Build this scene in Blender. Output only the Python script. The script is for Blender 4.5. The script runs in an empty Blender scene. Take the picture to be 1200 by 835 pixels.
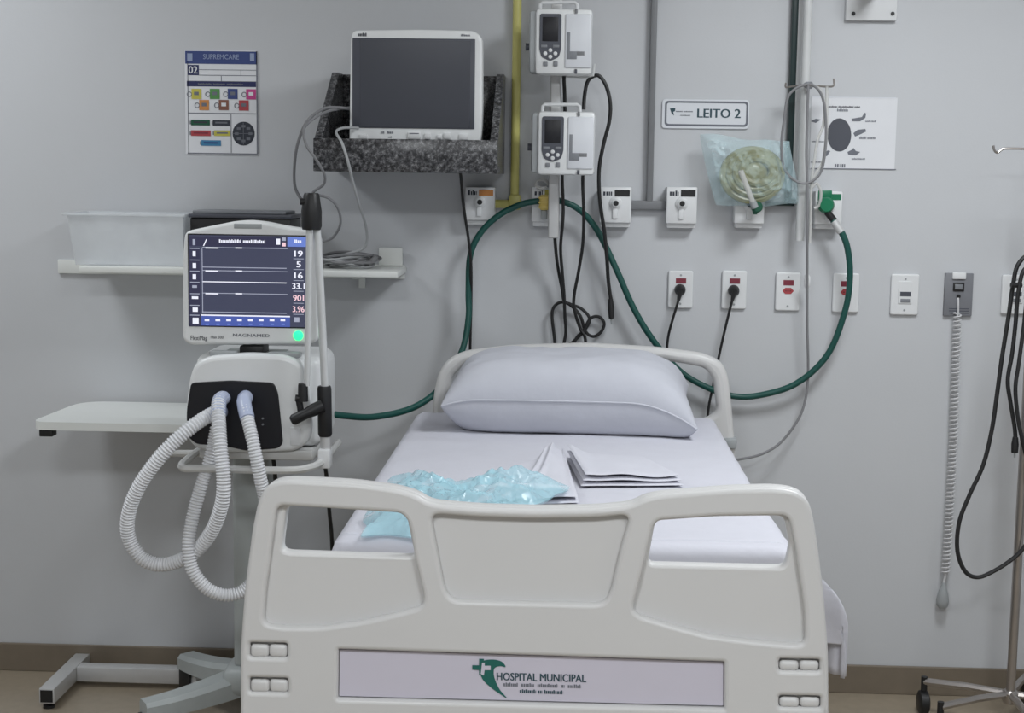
import bpy, bmesh, math, random
from mathutils import Matrix, Vector, noise
random.seed(7)
S = bpy.context.scene
COL = S.collection
R = math.radians

# ------------------------------------------------------------------ camera
F = 1750.0
cam = bpy.data.objects.new('camera', bpy.data.cameras.new('camera'))
COL.objects.link(cam)
cam.data.sensor_width = 36.0
cam.data.lens = 36.0 * F / 1200.0
cam.data.clip_start = 0.05
CM = (Matrix.Translation((0, -4.7, 1.637)) @ Matrix.Rotation(R(2.2), 4, 'Z')
      @ Matrix.Rotation(R(90 - 6.87), 4, 'X') @ Matrix.Rotation(R(0.8), 4, 'Z'))
cam.matrix_world = CM
S.camera = cam

# ------------------------------------------------------------------ world, lights, exposure
w = bpy.data.worlds.new('world'); S.world = w; w.use_nodes = True
w.node_tree.nodes['Background'].inputs[0].default_value = (0.75, 0.8, 0.9, 1)
w.node_tree.nodes['Background'].inputs[1].default_value = 0.05
S.view_settings.view_transform = 'Standard'
S.view_settings.look = 'None'
S.view_settings.gamma = 1.0
S.view_settings.use_curve_mapping = False
S.view_settings.exposure = 0.0
LAMPS = [(1.05, -1.5, 32.5), (-2.2, -1.0, 16.5), (0.9, -4.3, 37), (-0.7, -4.3, 37)]   # x, y, watts; last two are unseen panels added as fill near the camera
ROOM = (-3.3, 2.5, -6.6, 0.0, 2.8)
for lx, ly, pw in LAMPS:
    L = bpy.data.lights.new('panel_light', 'AREA'); L.shape = 'RECTANGLE'
    L.size = 0.56; L.size_y = 0.56; L.energy = pw; L.color = (0.93, 0.97, 1.0)
    lo = bpy.data.objects.new('panel_light', L); COL.objects.link(lo)
    lo.location = (lx, ly, ROOM[4] - 0.035)

# ------------------------------------------------------------------ helpers: pixels of the photograph -> places in the room
CO = CM.translation.copy(); CR = CM.to_3x3()
def ray(px, py): return CR @ Vector(((px - 600) / F, -(py - 417.5) / F, -1))
def P(px, py, y=0.0):
    d = ray(px, py); return CO + d * ((y - CO.y) / d.y)
def PZ(px, py, z):
    d = ray(px, py); return CO + d * ((z - CO.z) / d.z)
def rect(x0, y0, x1, y1, y=0.0):
    cx, cy = (x0 + x1) / 2, (y0 + y1) / 2
    return (P(x0, cy, y).x, P(x1, cy, y).x, P(cx, y1, y).z, P(cx, y0, y).z)
def U(y): return (4.7 + y) / F

# ------------------------------------------------------------------ materials
MATS = {}
def mat(name, col, rough=0.5, metal=0.0, var=0.04, scale=18.0, bump=0.0, bscale=200.0, emit=0.0, alpha=1.0, trans=0.0, coat=0.0, ecol=None):
    m = bpy.data.materials.new(name); m.use_nodes = True; MATS[name] = m
    nt = m.node_tree; b = nt.nodes['Principled BSDF']
    tc = nt.nodes.new('ShaderNodeTexCoord')
    nz = nt.nodes.new('ShaderNodeTexNoise'); nz.inputs['Scale'].default_value = scale; nz.inputs['Detail'].default_value = 4
    nt.links.new(tc.outputs['Object'], nz.inputs['Vector'])
    rp = nt.nodes.new('ShaderNodeValToRGB')
    rp.color_ramp.elements[0].position = 0.3; rp.color_ramp.elements[1].position = 0.7
    rp.color_ramp.elements[0].color = (*[max(0, c * (1 - var)) for c in col], 1)
    rp.color_ramp.elements[1].color = (*[min(1, c * (1 + var)) for c in col], 1)
    nt.links.new(nz.outputs['Fac'], rp.inputs['Fac'])
    nt.links.new(rp.outputs['Color'], b.inputs['Base Color'])
    b.inputs['Roughness'].default_value = rough; b.inputs['Metallic'].default_value = metal
    b.inputs['Alpha'].default_value = alpha; b.inputs['Transmission Weight'].default_value = trans
    b.inputs['Coat Weight'].default_value = coat
    if emit:
        b.inputs['Emission Color'].default_value = (*(ecol or col), 1); b.inputs['Emission Strength'].default_value = emit
    if bump:
        n2 = nt.nodes.new('ShaderNodeTexNoise'); n2.inputs['Scale'].default_value = bscale; n2.inputs['Detail'].default_value = 5
        nt.links.new(tc.outputs['Object'], n2.inputs['Vector'])
        bp = nt.nodes.new('ShaderNodeBump'); bp.inputs['Strength'].default_value = bump; bp.inputs['Distance'].default_value = 0.01
        nt.links.new(n2.outputs['Fac'], bp.inputs['Height']); nt.links.new(bp.outputs['Normal'], b.inputs['Normal'])
    return m
def srgb(r, g, b):
    f = lambda c: (c / 255) / 12.92 if c < 11 else ((c / 255 + 0.055) / 1.055) ** 2.4
    return (f(r), f(g), f(b))
mat('wall', (0.58, 0.592, 0.613), 0.55, var=0.012, scale=3, bump=0.03, bscale=120)
mat('ceiling', (0.8, 0.8, 0.8), 0.8)
mat('baseboard', (0.20, 0.165, 0.125), 0.35, var=0.05)
mat('floor', (0.34, 0.285, 0.215), 0.28, var=0.06, scale=30)
mat('white_plastic', (0.76, 0.77, 0.78), 0.35, var=0.01)
mat('white_device', (0.82, 0.835, 0.84), 0.35, var=0.015)
mat('bed_plastic', (0.635, 0.63, 0.625), 0.38, var=0.01, scale=6)
mat('bed_metal', (0.6, 0.6, 0.59), 0.4)
mat('grey_plastic', (0.36, 0.38, 0.39), 0.45)
mat('base_grey', (0.42, 0.45, 0.45), 0.42)
mat('pump_side', (0.40, 0.42, 0.43), 0.5)
mat('dark_grey', (0.075, 0.08, 0.1), 0.4)
mat('call_grey', (0.20, 0.205, 0.225), 0.5)
mat('mid_grey', (0.22, 0.23, 0.25), 0.45)
mat('conduit_grey', (0.20, 0.205, 0.215), 0.45)
mat('black', (0.010, 0.010, 0.011), 0.45)
mat('black_gloss', (0.008, 0.008, 0.012), 0.4)
mat('black_cable', (0.012, 0.012, 0.013), 0.5)
mat('grey_cable', (0.22, 0.22, 0.23), 0.5)
mat('pale_cable', (0.42, 0.43, 0.44), 0.5)
mat('cord_white', (0.62, 0.62, 0.63), 0.5)
mat('green_hose', (0.006, 0.075, 0.062), 0.45)
mat('green_conduit', (0.012, 0.030, 0.030), 0.4)
mat('green', (0.0, 0.17, 0.075), 0.4)
mat('dark_green', (0.01, 0.09, 0.05), 0.4)
mat('logo_green', (0.01, 0.12, 0.10), 0.5)
mat('yellow_pipe', (0.60, 0.56, 0.18), 0.35)
mat('brass_yellow', (0.62, 0.48, 0.13), 0.4)
mat('orange', (0.60, 0.25, 0.07), 0.5)
mat('red', (0.42, 0.06, 0.07), 0.5)
mat('dark_red', (0.22, 0.03, 0.05), 0.5)
mat('pink', (0.55, 0.06, 0.25), 0.5)
mat('blue', (0.04, 0.065, 0.21), 0.5)
mat('navy', (0.02, 0.025, 0.10), 0.5)
mat('sky_blue', (0.05, 0.22, 0.40), 0.5)
mat('tag_yellow', (0.55, 0.50, 0.09), 0.5)
mat('tag_green', (0.09, 0.28, 0.08), 0.5)
mat('tag_brown', (0.24, 0.10, 0.07), 0.5)
mat('paper', (0.76, 0.77, 0.80), 0.5, var=0.01)
mat('sign_white', (0.74, 0.76, 0.80), 0.3, var=0.01)
mat('label_lilac', (0.60, 0.575, 0.66), 0.35, var=0.01)
mat('ink', (0.03, 0.035, 0.05), 0.6)
mat('ink_soft', (0.16, 0.17, 0.2), 0.6)
mat('ink_green', (0.03, 0.07, 0.09), 0.6)
mat('ink_pale', (0.30, 0.36, 0.52), 0.6)
mat('steel', (0.42, 0.39, 0.37), 0.28, metal=0.9, var=0.05)
mat('tube_white', (0.62, 0.63, 0.63), 0.4)
mat('aluminium', (0.60, 0.60, 0.60), 0.4, metal=0.3)
mat('linen', (0.60, 0.60, 0.66), 0.85, var=0.015, bump=0.12, bscale=60)
mat('linen_fold', (0.61, 0.61, 0.67), 0.85, var=0.02, bump=0.12, bscale=60)
mat('pillowcase', (0.545, 0.555, 0.61), 0.85, var=0.015, bump=0.15, bscale=25)
mat('mattress', (0.30, 0.34, 0.42), 0.7)
mat('table_white', (0.80, 0.82, 0.80), 0.4, var=0.01)
mat('shelf_white', (0.76, 0.775, 0.75), 0.4, var=0.01)
mat('hose_clear', (0.90, 0.91, 0.94), 0.28, alpha=0.85)
mat('hose_blue', (0.58, 0.65, 0.86), 0.28, alpha=0.72)
mat('bin_clear', (0.84, 0.87, 0.90), 0.25, alpha=0.45)
mat('bag_blue', (0.50, 0.80, 0.90), 0.15, alpha=0.44, var=0.12, scale=14, bump=0.5, bscale=34)
mat('bag_pale', (0.62, 0.82, 0.87), 0.15, alpha=0.30, var=0.14, scale=14, bump=0.5, bscale=34)
mat('mask_yellow', (0.42, 0.39, 0.17), 0.25, alpha=0.8)
mat('clear_tube', (0.72, 0.72, 0.70), 0.2, alpha=0.6)
mat('screen_off', (0.060, 0.064, 0.080), 0.2, var=0.02, scale=2)
mat('led_green', (0.0, 0.9, 0.45), 0.4, emit=2.2, ecol=(0.02, 1.0, 0.16))
mat('screen_on', (0.02, 0.02, 0.03), 0.2, emit=0.85, ecol=srgb(66, 70, 92))
mat('ui_dark', (0.02, 0.02, 0.03), 0.2, emit=0.8, ecol=srgb(52, 52, 78))
mat('ui_blue', (0.02, 0.02, 0.03), 0.2, emit=0.9, ecol=srgb(110, 135, 215))
mat('ui_blue_deep', (0.02, 0.02, 0.03), 0.2, emit=0.9, ecol=srgb(75, 95, 175))
mat('ui_white', (0.02, 0.02, 0.03), 0.2, emit=1.0, ecol=srgb(240, 242, 255))
mat('ui_line', (0.02, 0.02, 0.03), 0.2, emit=0.9, ecol=srgb(170, 175, 195))
mat('ui_pink', (0.02, 0.02, 0.03), 0.2, emit=1.0, ecol=srgb(245, 205, 215))
mat('panel_glow', (0.9, 0.9, 0.9), 0.5, emit=1.2, ecol=(0.93, 0.97, 1.0))
def granite():
    m = bpy.data.materials.new('granite'); m.use_nodes = True; MATS['granite'] = m
    nt = m.node_tree; b = nt.nodes['Principled BSDF']
    tc = nt.nodes.new('ShaderNodeTexCoord')
    n = nt.nodes.new('ShaderNodeTexNoise'); n.inputs['Scale'].default_value = 80; n.inputs['Detail'].default_value = 6; n.inputs['Roughness'].default_value = 0.75
    nt.links.new(tc.outputs['Object'], n.inputs['Vector'])
    r = nt.nodes.new('ShaderNodeValToRGB'); cr = r.color_ramp
    cr.elements[0].position = 0.40; cr.elements[0].color = (0.012, 0.012, 0.014, 1)
    cr.elements[1].position = 0.68; cr.elements[1].color = (0.30, 0.30, 0.31, 1)
    e = cr.elements.new(0.52); e.color = (0.07, 0.07, 0.075, 1)
    nt.links.new(n.outputs['Fac'], r.inputs['Fac']); nt.links.new(r.outputs['Color'], b.inputs['Base Color'])
    b.inputs['Roughness'].default_value = 0.25
granite()

# ------------------------------------------------------------------ mesh builders (all return (verts, faces))
def box(xa, xb, ya, yb, za, zb):
    v = [(x, y, z) for x in (xa, xb) for y in (ya, yb) for z in (za, zb)]
    f = [(0, 1, 3, 2), (4, 6, 7, 5), (0, 4, 5, 1), (2, 3, 7, 6), (0, 2, 6, 4), (1, 5, 7, 3)]
    return v, f
def rbox(xa, xb, ya, yb, za, zb, r=0.005, seg=2):
    bm = bmesh.new()
    bmesh.ops.create_cube(bm, size=1)
    for v in bm.verts:
        v.co = Vector(((xa + xb) / 2 + v.co.x * (xb - xa), (ya + yb) / 2 + v.co.y * (yb - ya), (za + zb) / 2 + v.co.z * (zb - za)))
    bmesh.ops.bevel(bm, geom=bm.edges[:], offset=min(r, 0.49 * min(abs(xb - xa), abs(yb - ya), abs(zb - za))), segments=seg, profile=0.5, affect='EDGES')
    bm.verts.index_update()
    out = ([tuple(v.co) for v in bm.verts], [tuple(v.index for v in f.verts) for f in bm.faces]); bm.free(); return out
def join(*ms):
    V, Fs = [], []
    for v, f in ms:
        o = len(V); V += list(v); Fs += [tuple(i + o for i in q) for q in f]
    return V, Fs
def xf(m, M): return [tuple(M @ Vector(p)) for p in m[0]], m[1]
def catmull(pts, n=10, closed=False):
    pts = [Vector(p) for p in pts]; out = []
    N = len(pts)
    if N < 3 and not closed:
        return [pts[0].lerp(pts[1], i / n) for i in range(n + 1)]
    for i in range(N if closed else N - 1):
        p0 = pts[(i - 1) % N] if closed else pts[max(0, i - 1)]; p1 = pts[i]
        p2 = pts[(i + 1) % N]; p3 = pts[(i + 2) % N] if closed else pts[min(N - 1, i + 2)]
        for k in range(n):
            t = k / n
            out.append(0.5 * ((2 * p1) + (p2 - p0) * t + (2 * p0 - 5 * p1 + 4 * p2 - p3) * t * t + (3 * p1 - p0 - 3 * p2 + p3) * t ** 3))
    if not closed: out.append(pts[-1])
    return out
def frames(path):
    T = []
    for i in range(len(path)):
        a = path[max(0, i - 1)]; b = path[min(len(path) - 1, i + 1)]
        T.append((b - a).normalized() if (b - a).length > 1e-9 else Vector((0, 0, 1)))
    u = T[0].orthogonal().normalized(); out = []
    for t in T:
        u = (u - t * u.dot(t))
        u = u.normalized() if u.length > 1e-6 else t.orthogonal().normalized()
        out.append((t, u, t.cross(u)))
    return out
def tube(path, r, n=8, caps=True):
    path = [Vector(p) for p in path]; fr = frames(path); V, Fs = [], []
    for i, (p, (t, u, w_)) in enumerate(zip(path, fr)):
        rr = r(i / (len(path) - 1)) if callable(r) else (r[i] if isinstance(r, list) else r)
        for k in range(n):
            a = 2 * math.pi * k / n
            V.append(tuple(p + u * math.cos(a) * rr + w_ * math.sin(a) * rr))
    for i in range(len(path) - 1):
        for k in range(n):
            a, b = i * n + k, i * n + (k + 1) % n
            Fs.append((a, b, b + n, a + n))
    if caps:
        Fs.append(tuple(range(n))[::-1]); Fs.append(tuple((len(path) - 1) * n + k for k in range(n)))
    return V, Fs
def cyl(a, b, r, n=16): return tube([a, b], r, n)
def lathe(a, b, prof, n=18):
    a, b = Vector(a), Vector(b); L = b - a
    path = [a + L * t for t, _ in prof]
    # unique frames along one axis
    t = L.normalized(); u = t.orthogonal().normalized(); w_ = t.cross(u); V, Fs = [], []
    for p, (_, r) in zip(path, prof):
        for k in range(n):
            an = 2 * math.pi * k / n; V.append(tuple(p + (u * math.cos(an) + w_ * math.sin(an)) * max(r, 1e-5)))
    for i in range(len(path) - 1):
        for k in range(n):
            q, s = i * n + k, i * n + (k + 1) % n; Fs.append((q, s, s + n, q + n))
    Fs.append(tuple(range(n))[::-1]); Fs.append(tuple((len(path) - 1) * n + k for k in range(n)))
    return V, Fs
def resample(path, step):
    path = [Vector(p) for p in path]; out = [path[0].copy()]; acc = 0.0
    for a, b in zip(path, path[1:]):
        L = (b - a).length; t = step - acc
        while t <= L:
            out.append(a.lerp(b, t / L)); t += step
        acc = (acc + L) % step
    return out
def corrugated(pts, r, pitch=0.0082, n=12, amp=0.24):
    path = resample(catmull(pts, 24), pitch / 4)
    rs = [r * (1 + amp * (0, 0.8, 1, 0.8)[i % 4] - amp * 0.6) for i in range(len(path))]
    return tube(path, rs, n)
def fillet(pts, rs, n=5):
    out = []; N = len(pts)
    for i in range(N):
        r = rs[i] if isinstance(rs, (list, tuple)) else rs
        p = Vector(pts[i][:2]); a = Vector(pts[i - 1][:2]) - p; b = Vector(pts[(i + 1) % N][:2]) - p
        if r <= 0 or a.length < 1e-6 or b.length < 1e-6: out.append(tuple(p)); continue
        la, lb = min(r, a.length * 0.48), min(r, b.length * 0.48)
        s, e = p + a.normalized() * la, p + b.normalized() * lb
        for k in range(n + 1):
            t = k / n; q = s * (1 - t) ** 2 + p * 2 * t * (1 - t) + e * t * t; out.append((q.x, q.y))
    return out
def curve_mesh(c):
    o = bpy.data.objects.new('tmp', c); COL.objects.link(o)
    dg = bpy.context.evaluated_depsgraph_get(); dg.update()
    me = bpy.data.meshes.new_from_object(o.evaluated_get(dg))
    out = ([tuple(v.co) for v in me.vertices], [tuple(p.vertices) for p in me.polygons])
    bpy.data.objects.remove(o); bpy.data.curves.remove(c); bpy.data.meshes.remove(me)
    return out
def plate(loops, yfront, thick, bevel=0.0, res=2):
    """outline (x, z) with holes, from yfront back by thick, rounded edges"""
    c = bpy.data.curves.new('tmp', 'CURVE'); c.dimensions = '2D'; c.fill_mode = 'BOTH'
    c.extrude = max(thick / 2 - bevel, 1e-5); c.bevel_depth = bevel; c.bevel_resolution = res; c.offset = -bevel
    for lp in loops:
        s = c.splines.new('POLY'); s.points.add(len(lp) - 1); s.use_cyclic_u = True
        for q, pt in zip(s.points, lp): q.co = (pt[0], pt[1], 0, 1)
    v, f = curve_mesh(c); yc = yfront + thick / 2
    return [(x, yc - z, y) for x, y, z in v], f
def text_mesh(body, xa, xb, za, zb, y, bold=0.0, spacing=1.0):
    c = bpy.data.curves.new('tmp', 'FONT'); c.body = body; c.size = 1; c.extrude = 0.0; c.space_character = spacing; c.resolution_u = 3
    v, f = curve_mesh(c)
    if bold: v, f = join(*[([(p[0] + k * bold, p[1], 0.00012 * (k + 1)) for p in v], f) for k in (-1, 0, 1)])
    x0, x1 = min(p[0] for p in v), max(p[0] for p in v); y0, y1 = min(p[1] for p in v), max(p[1] for p in v)
    return [(xa + (p[0] - x0) / (x1 - x0) * (xb - xa), y - p[2], za + (p[1] - y0) / (y1 - y0) * (zb - za)) for p in v], f
def dash_mesh(words, xa, xb, za, zb, y):
    """a row of tiny unreadable print: strokes grouped in words; words = list of (start, end) fractions"""
    ms = []; rnd = random.Random(int(abs(xa * 1e4)))
    for a, b in words:
        x = xa + a * (xb - xa); e = xa + b * (xb - xa); h = zb - za
        while x < e - 1e-5:
            wd = min(h * (0.3 + 0.35 * rnd.random()), e - x); t = zb - h * (0.0 if rnd.random() < 0.35 else 0.22)
            ms.append(box(x, x + wd * 0.72, y, y + 0.0003, za, t)); x += wd
    return join(*ms)

# ------------------------------------------------------------------ objects
ROOT = {}
def link(name, m, material, smooth=True, angle=40):
    me = bpy.data.meshes.new(name); me.from_pydata(m[0], [], m[1]); me.validate()
    bm = bmesh.new(); bm.from_mesh(me); bmesh.ops.recalc_face_normals(bm, faces=bm.faces[:])
    if smooth:
        for f in bm.faces: f.smooth = True
        for e in bm.edges:
            if len(e.link_faces) == 2 and e.calc_face_angle(0) > R(angle): e.smooth = False
    bm.to_mesh(me); bm.free()
    if material: me.materials.append(MATS[material])
    o = bpy.data.objects.new(name, me); COL.objects.link(o)
    return o
def tag(o, label=None, cat=None, group=None, kind=None):
    if label: o['label'] = label
    if cat: o['category'] = cat
    if group: o['group'] = group
    if kind: o['kind'] = kind
    return o
def thing(name, label, cat, loc=(0, 0, 0), rz=0.0, group=None):
    o = bpy.data.objects.new(name, None); COL.objects.link(o); o.empty_display_size = 0.05
    o.location = loc; o.rotation_euler = (0, 0, rz)
    ROOT[o] = (Matrix.Translation(loc) @ Matrix.Rotation(rz, 4, 'Z')).inverted()
    return tag(o, label, cat, group)
def part(name, m, material, parent, local=False, label=None, smooth=True, angle=40):
    M = ROOT[parent]
    if not local: m = xf(m, M)
    o = link(name, m, material, smooth, angle); o.parent = parent; ROOT[o] = M
    if label: o['label'] = label
    return o
def solo(name, m, material, label=None, cat=None, group=None, kind=None, smooth=True, angle=40):
    xs = [p[0] for p in m[0]]; ys = [p[1] for p in m[0]]; zs = [p[2] for p in m[0]]
    c = Vector(((min(xs) + max(xs)) / 2, (min(ys) + max(ys)) / 2, min(zs)))
    o = link(name, ([tuple(Vector(p) - c) for p in m[0]], m[1]), material, smooth, angle)
    o.location = c
    M = Matrix.Translation(c).inverted(); ROOT[o] = M
    return tag(o, label, cat, group, kind)
def decal(name, r, y, material, parent, t=0.0008, label=None):
    return part(name, box(r[0], r[1], y - t, y, r[2], r[3]), material, parent, smooth=False, label=label)
def ptext(name, body, x0, y0, x1, y1, y, material, parent, bold=0.0):
    a = rect(x0, y0, x1, y1, y); return part(name, text_mesh(body, *a, y, bold), material, parent, smooth=False)
def pdash(name, words, x0, y0, x1, y1, y, material, parent):
    a = rect(x0, y0, x1, y1, y); return part(name, dash_mesh(words, *a, y), material, parent, smooth=False)
def poly(pts, y): return [(p.x, p.z) for p in (P(a, b, y) for a, b in pts)]
def path(pts, y=None): return [P(p[0], p[1], p[2] if len(p) > 2 else y) for p in pts]

# ------------------------------------------------------------------ the room
x0, x1, y0, y1, H = ROOM
def struct(name, m, material, smooth=False): return solo(name, m, material, kind='structure', smooth=smooth)
struct('floor', box(x0 - .1, x1 + .1, y0 - .1, 0.1, -0.1, 0), 'floor')
struct('ceiling', box(x0 - .1, x1 + .1, y0 - .1, 0.1, H, H + .1), 'ceiling')
struct('wall_back', box(x0 - .1, x1 + .1, 0.0, 0.1, 0, H), 'wall')
struct('wall_front', box(x0 - .1, x1 + .1, y0 - .1, y0, 0, H), 'wall')
struct('wall_left', box(x0 - .1, x0, y0, 0.0, 0, H), 'wall')
struct('wall_right', box(x1, x1 + .1, y0, 0.0, 0, H), 'wall')
struct('baseboard_back', rbox(x0, x1, -0.012, 0.0, 0.0, 0.093, 0.003), 'baseboard')
for i, (lx, ly, pw) in enumerate(LAMPS):
    t = thing('ceiling_light', ['square white ceiling light panel in front of the bed sign', 'square white ceiling light panel above the wall shelf side', 'added square fill light panel on the ceiling, right of the viewer', 'added square fill light panel on the ceiling, left of the viewer'][i], 'ceiling light', (lx, ly, H), group='ceiling light panels')
    part('frame', join(box(lx - .31, lx + .31, ly - .31, ly - .285, H - .03, H), box(lx - .31, lx + .31, ly + .285, ly + .31, H - .03, H),
                       box(lx - .31, lx - .285, ly - .285, ly + .285, H - .03, H), box(lx + .285, lx + .31, ly - .285, ly + .285, H - .03, H)), 'white_plastic', t, smooth=False)
    part('diffuser', box(lx - .285, lx + .285, ly - .285, ly + .285, H - .022, H - .012), 'panel_glow', t, smooth=False)

# ------------------------------------------------------------------ bed
BED = thing('hospital_bed', 'white plastic hospital bed with handled footboard facing the viewer', 'bed', (-0.005, -1.27, 0), R(-2.2))
BI = ROOT[BED]; BO = BI @ CO; BR = BI.to_3x3()
def PB(px, py, yl):
    d = BR @ ray(px, py); return BO + d * ((yl - BO.y) / d.y)
def bpoly(pts, yl): return [(q.x, q.z) for q in (PB(a, b, yl) for a, b in pts)]
FY = -1.015                                   # front face of the footboard, bed space
outline = [(281, 900), (281, 760), (286, 690), (295, 620), (302, 586), (312, 568), (332, 562), (411, 566), (465, 573), (488, 580), (503, 590),
           (560, 595), (625, 597), (700, 596), (740, 592), (756, 583), (780, 579), (860, 573), (908, 572), (932, 575), (947, 585), (953, 604),
           (960, 650), (966, 700), (971, 765), (972, 912)]
OUT = fillet(bpoly(outline, FY), 0.02)
holeL = fillet(bpoly([(333, 595), (474, 604), (484, 652), (481, 655), (332, 650), (327, 645)], FY), 0.012)
holeR = fillet(bpoly([(768, 613), (840, 608), (920, 607), (927, 642), (921, 668), (759, 664)], FY), 0.012)
recL = fillet(bpoly([(324, 592), (470, 601), (479, 612), (487, 660), (497, 700), (494, 711), (468, 718), (425, 728), (376, 735), (330, 735), (308, 731), (311, 690)], FY), 0.014)
recR = fillet(bpoly([(767, 610), (840, 605), (924, 604), (932, 640), (943, 715), (944, 752), (935, 756), (888, 752), (832, 745), (790, 734), (750, 722), (741, 714), (750, 680)], FY), 0.014)
recC = fillet(bpoly([(504, 602), (560, 606), (625, 608), (700, 607), (739, 603), (728, 640), (715, 696), (706, 708), (531, 704), (521, 692)], FY), 0.018)
recLab = fillet(bpoly([(396, 761), (849, 776), (849, 831), (395, 819)], FY), 0.003)
pockets = []
LUGS = [(292, 753, 336, 770), (292, 794, 337, 811), (913, 772, 961, 786), (913, 815, 962, 829)]
for (xa, ya_, xb, yb_) in LUGS:
    pockets.append(fillet(bpoly([(xa, ya_), (xb, ya_ + 1), (xb, yb_ + 1), (xa, yb_)], FY), 0.005))
fr = plate([OUT, recL, recR, recC, recLab] + pockets, FY, 0.022, 0.0075, 3)
fb = part('footboard', fr, 'bed_plastic', BED, local=True)
part('footboard_panel', plate([OUT, holeL, holeR], FY + 0.016, 0.03, 0.006, 2), 'bed_plastic', fb, local=True)
for (xa, ya_, xb, yb_) in LUGS:
    xm_ = (xa + xb) / 2
    for (u0, u1) in ((xa + .3, xm_ - .1), (xm_ + .1, xb - .3)):
        p, q = PB(u0, yb_ + 1, FY), PB(u1, ya_ + 3.5, FY)
        part('grip_lug', rbox(p.x, q.x, FY + 0.0035, FY + 0.02, p.z, q.z, 0.007, 3), 'bed_plastic', fb, local=True)
lab = part('name_plate', plate([fillet(bpoly([(397, 763), (848, 778), (848, 829), (396, 817.5)], FY), 0.002)], FY + 0.011, 0.005, 0.0), 'label_lilac', fb, local=True, label='lilac white name plate with green hospital logo')
def btext(name, body, a, b, h, yl, m, bold=0.0, dash=None):
    """print between two base-line pixels a, b with cap height h pixels, in bed space"""
    p, q = PB(*a, yl), PB(*b, yl); hh = h * (p - BO).length / F
    msh = text_mesh(body, 0, (q - p).length, 0, hh, 0, bold) if body else dash_mesh(dash, 0, (q - p).length, 0, hh, 0)
    ang = math.atan2(q.z - p.z, q.x - p.x)
    M = Matrix.Translation(p) @ Matrix.Rotation(-ang, 4, 'Y')
    return part(name, xf(msh, M), m, BED, local=True, smooth=False)
YL = FY + 0.0102
def bt(*a, **k):
    o = btext(*a, **k); o.parent = fb; return o
bt('lettering', 'HOSPITAL MUNICIPAL', (582, 796.5), (687, 799), 9, YL, 'ink_green', bold=0.03)
bt('lettering', None, (590, 803.5), (681, 806), 4.2, YL, 'ink_soft', dash=[(0, .19), (.23, .40), (.44, .70), (.74, .79), (.83, 1)])
bt('lettering', None, (609, 811.5), (660, 813), 4.4, YL, 'ink_green', dash=[(0, .38), (.42, .52), (.56, 1)])
crescent = catmull([(x, y, 0) for x, y in [(566, 774), (578, 772.5), (588, 775), (592.5, 781), (586, 780), (580, 782), (578.5, 788), (580.5, 797), (586, 808), (594, 817.5), (585, 812), (574, 804), (566, 796), (563, 789), (562, 781)]], 5, True)
part('logo', plate([bpoly([(p.x, p.y) for p in crescent], YL)], YL - 0.0003, 0.0006), 'logo_green', fb, local=True, smooth=False, label='green crescent and cross emblem')
def bquad(name, pts, m, dy): return part(name, plate([bpoly(pts, YL)], YL - dy, 0.0004), m, fb, local=True, smooth=False)
bquad('logo_cross', [(561.5, 771.5), (567, 771.5), (567, 777.5), (572, 778), (572, 784), (567, 784), (567, 790), (561.5, 790), (561.5, 784.5), (553.5, 784), (553.5, 779), (561.5, 779)], 'logo_green', 0.0008)
bquad('logo_cross', [(565, 776), (568, 776), (568, 779.5), (575, 779.5), (575, 784.5), (568, 784.5), (567, 791), (563.5, 789)], 'label_lilac', 0.0012)

# headboard
HY = 1.02
hout = [(506, 640), (505, 500), (507, 465), (513, 437), (525, 420), (545, 411), (600, 404.5), (690, 402), (770, 407), (825, 414), (846, 424), (854, 441), (858, 480), (862, 525), (863, 650)]
hhl = [(529, 442), (543, 428), (560, 424), (600, 420), (612, 424), (604, 470), (598, 486), (530, 484), (526, 470)]
hhr = [(765, 424), (776, 422), (826, 431), (836, 444), (840, 482), (826, 492), (784, 488), (776, 470)]
HO = fillet(bpoly(hout, HY), 0.03)
hb = part('headboard', plate([HO, fillet(bpoly(hhl, HY), 0.015), fillet(bpoly(hhr, HY), 0.02)], HY, 0.045, 0.018, 3), 'bed_plastic', BED, local=True)
a = PB(848, 525, HY); b = PB(863.5, 513, HY)
part('corner_bumper', rbox(a.x, b.x, HY - .012, HY + .05, a.z, b.z, .006), 'grey_plastic', hb, local=True)
# bed chassis
part('side_rail', rbox(-0.40, -0.35, -0.97, 1.0, 0.70, 0.76, 0.008), 'bed_metal', BED, local=True)
part('side_rail', rbox(0.35, 0.40, -0.97, 1.0, 0.70, 0.76, 0.008), 'bed_metal', BED, local=True)
part('deck', rbox(-0.41, 0.41, -0.72, 0.99, 0.762, 0.785, 0.006), 'grey_plastic', BED, local=True)
for yy in (-0.72, 0.0, 0.74):
    part('cross_bar', rbox(-0.35, 0.35, yy - .025, yy + .025, 0.70, 0.75, 0.006), 'bed_metal', BED, local=True)
part('base_frame', join(rbox(-0.36, -0.31, -0.75, 0.75, 0.20, 0.26, .006), rbox(0.31, 0.36, -0.75, 0.75, 0.20, 0.26, .006),
                        rbox(-0.31, 0.31, -0.72, -0.67, 0.20, 0.26, .006), rbox(-0.31, 0.31, 0.67, 0.72, 0.20, 0.26, .006)), 'bed_metal', BED, local=True)
for sy in (-0.55, 0.55):
    part('lift_column', join(rbox(-.07, .07, sy - .05, sy + .05, .26, .70, .01), rbox(-.31, .31, sy - .04, sy + .04, .205, .255, .008)), 'bed_metal', BED, local=True)
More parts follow.
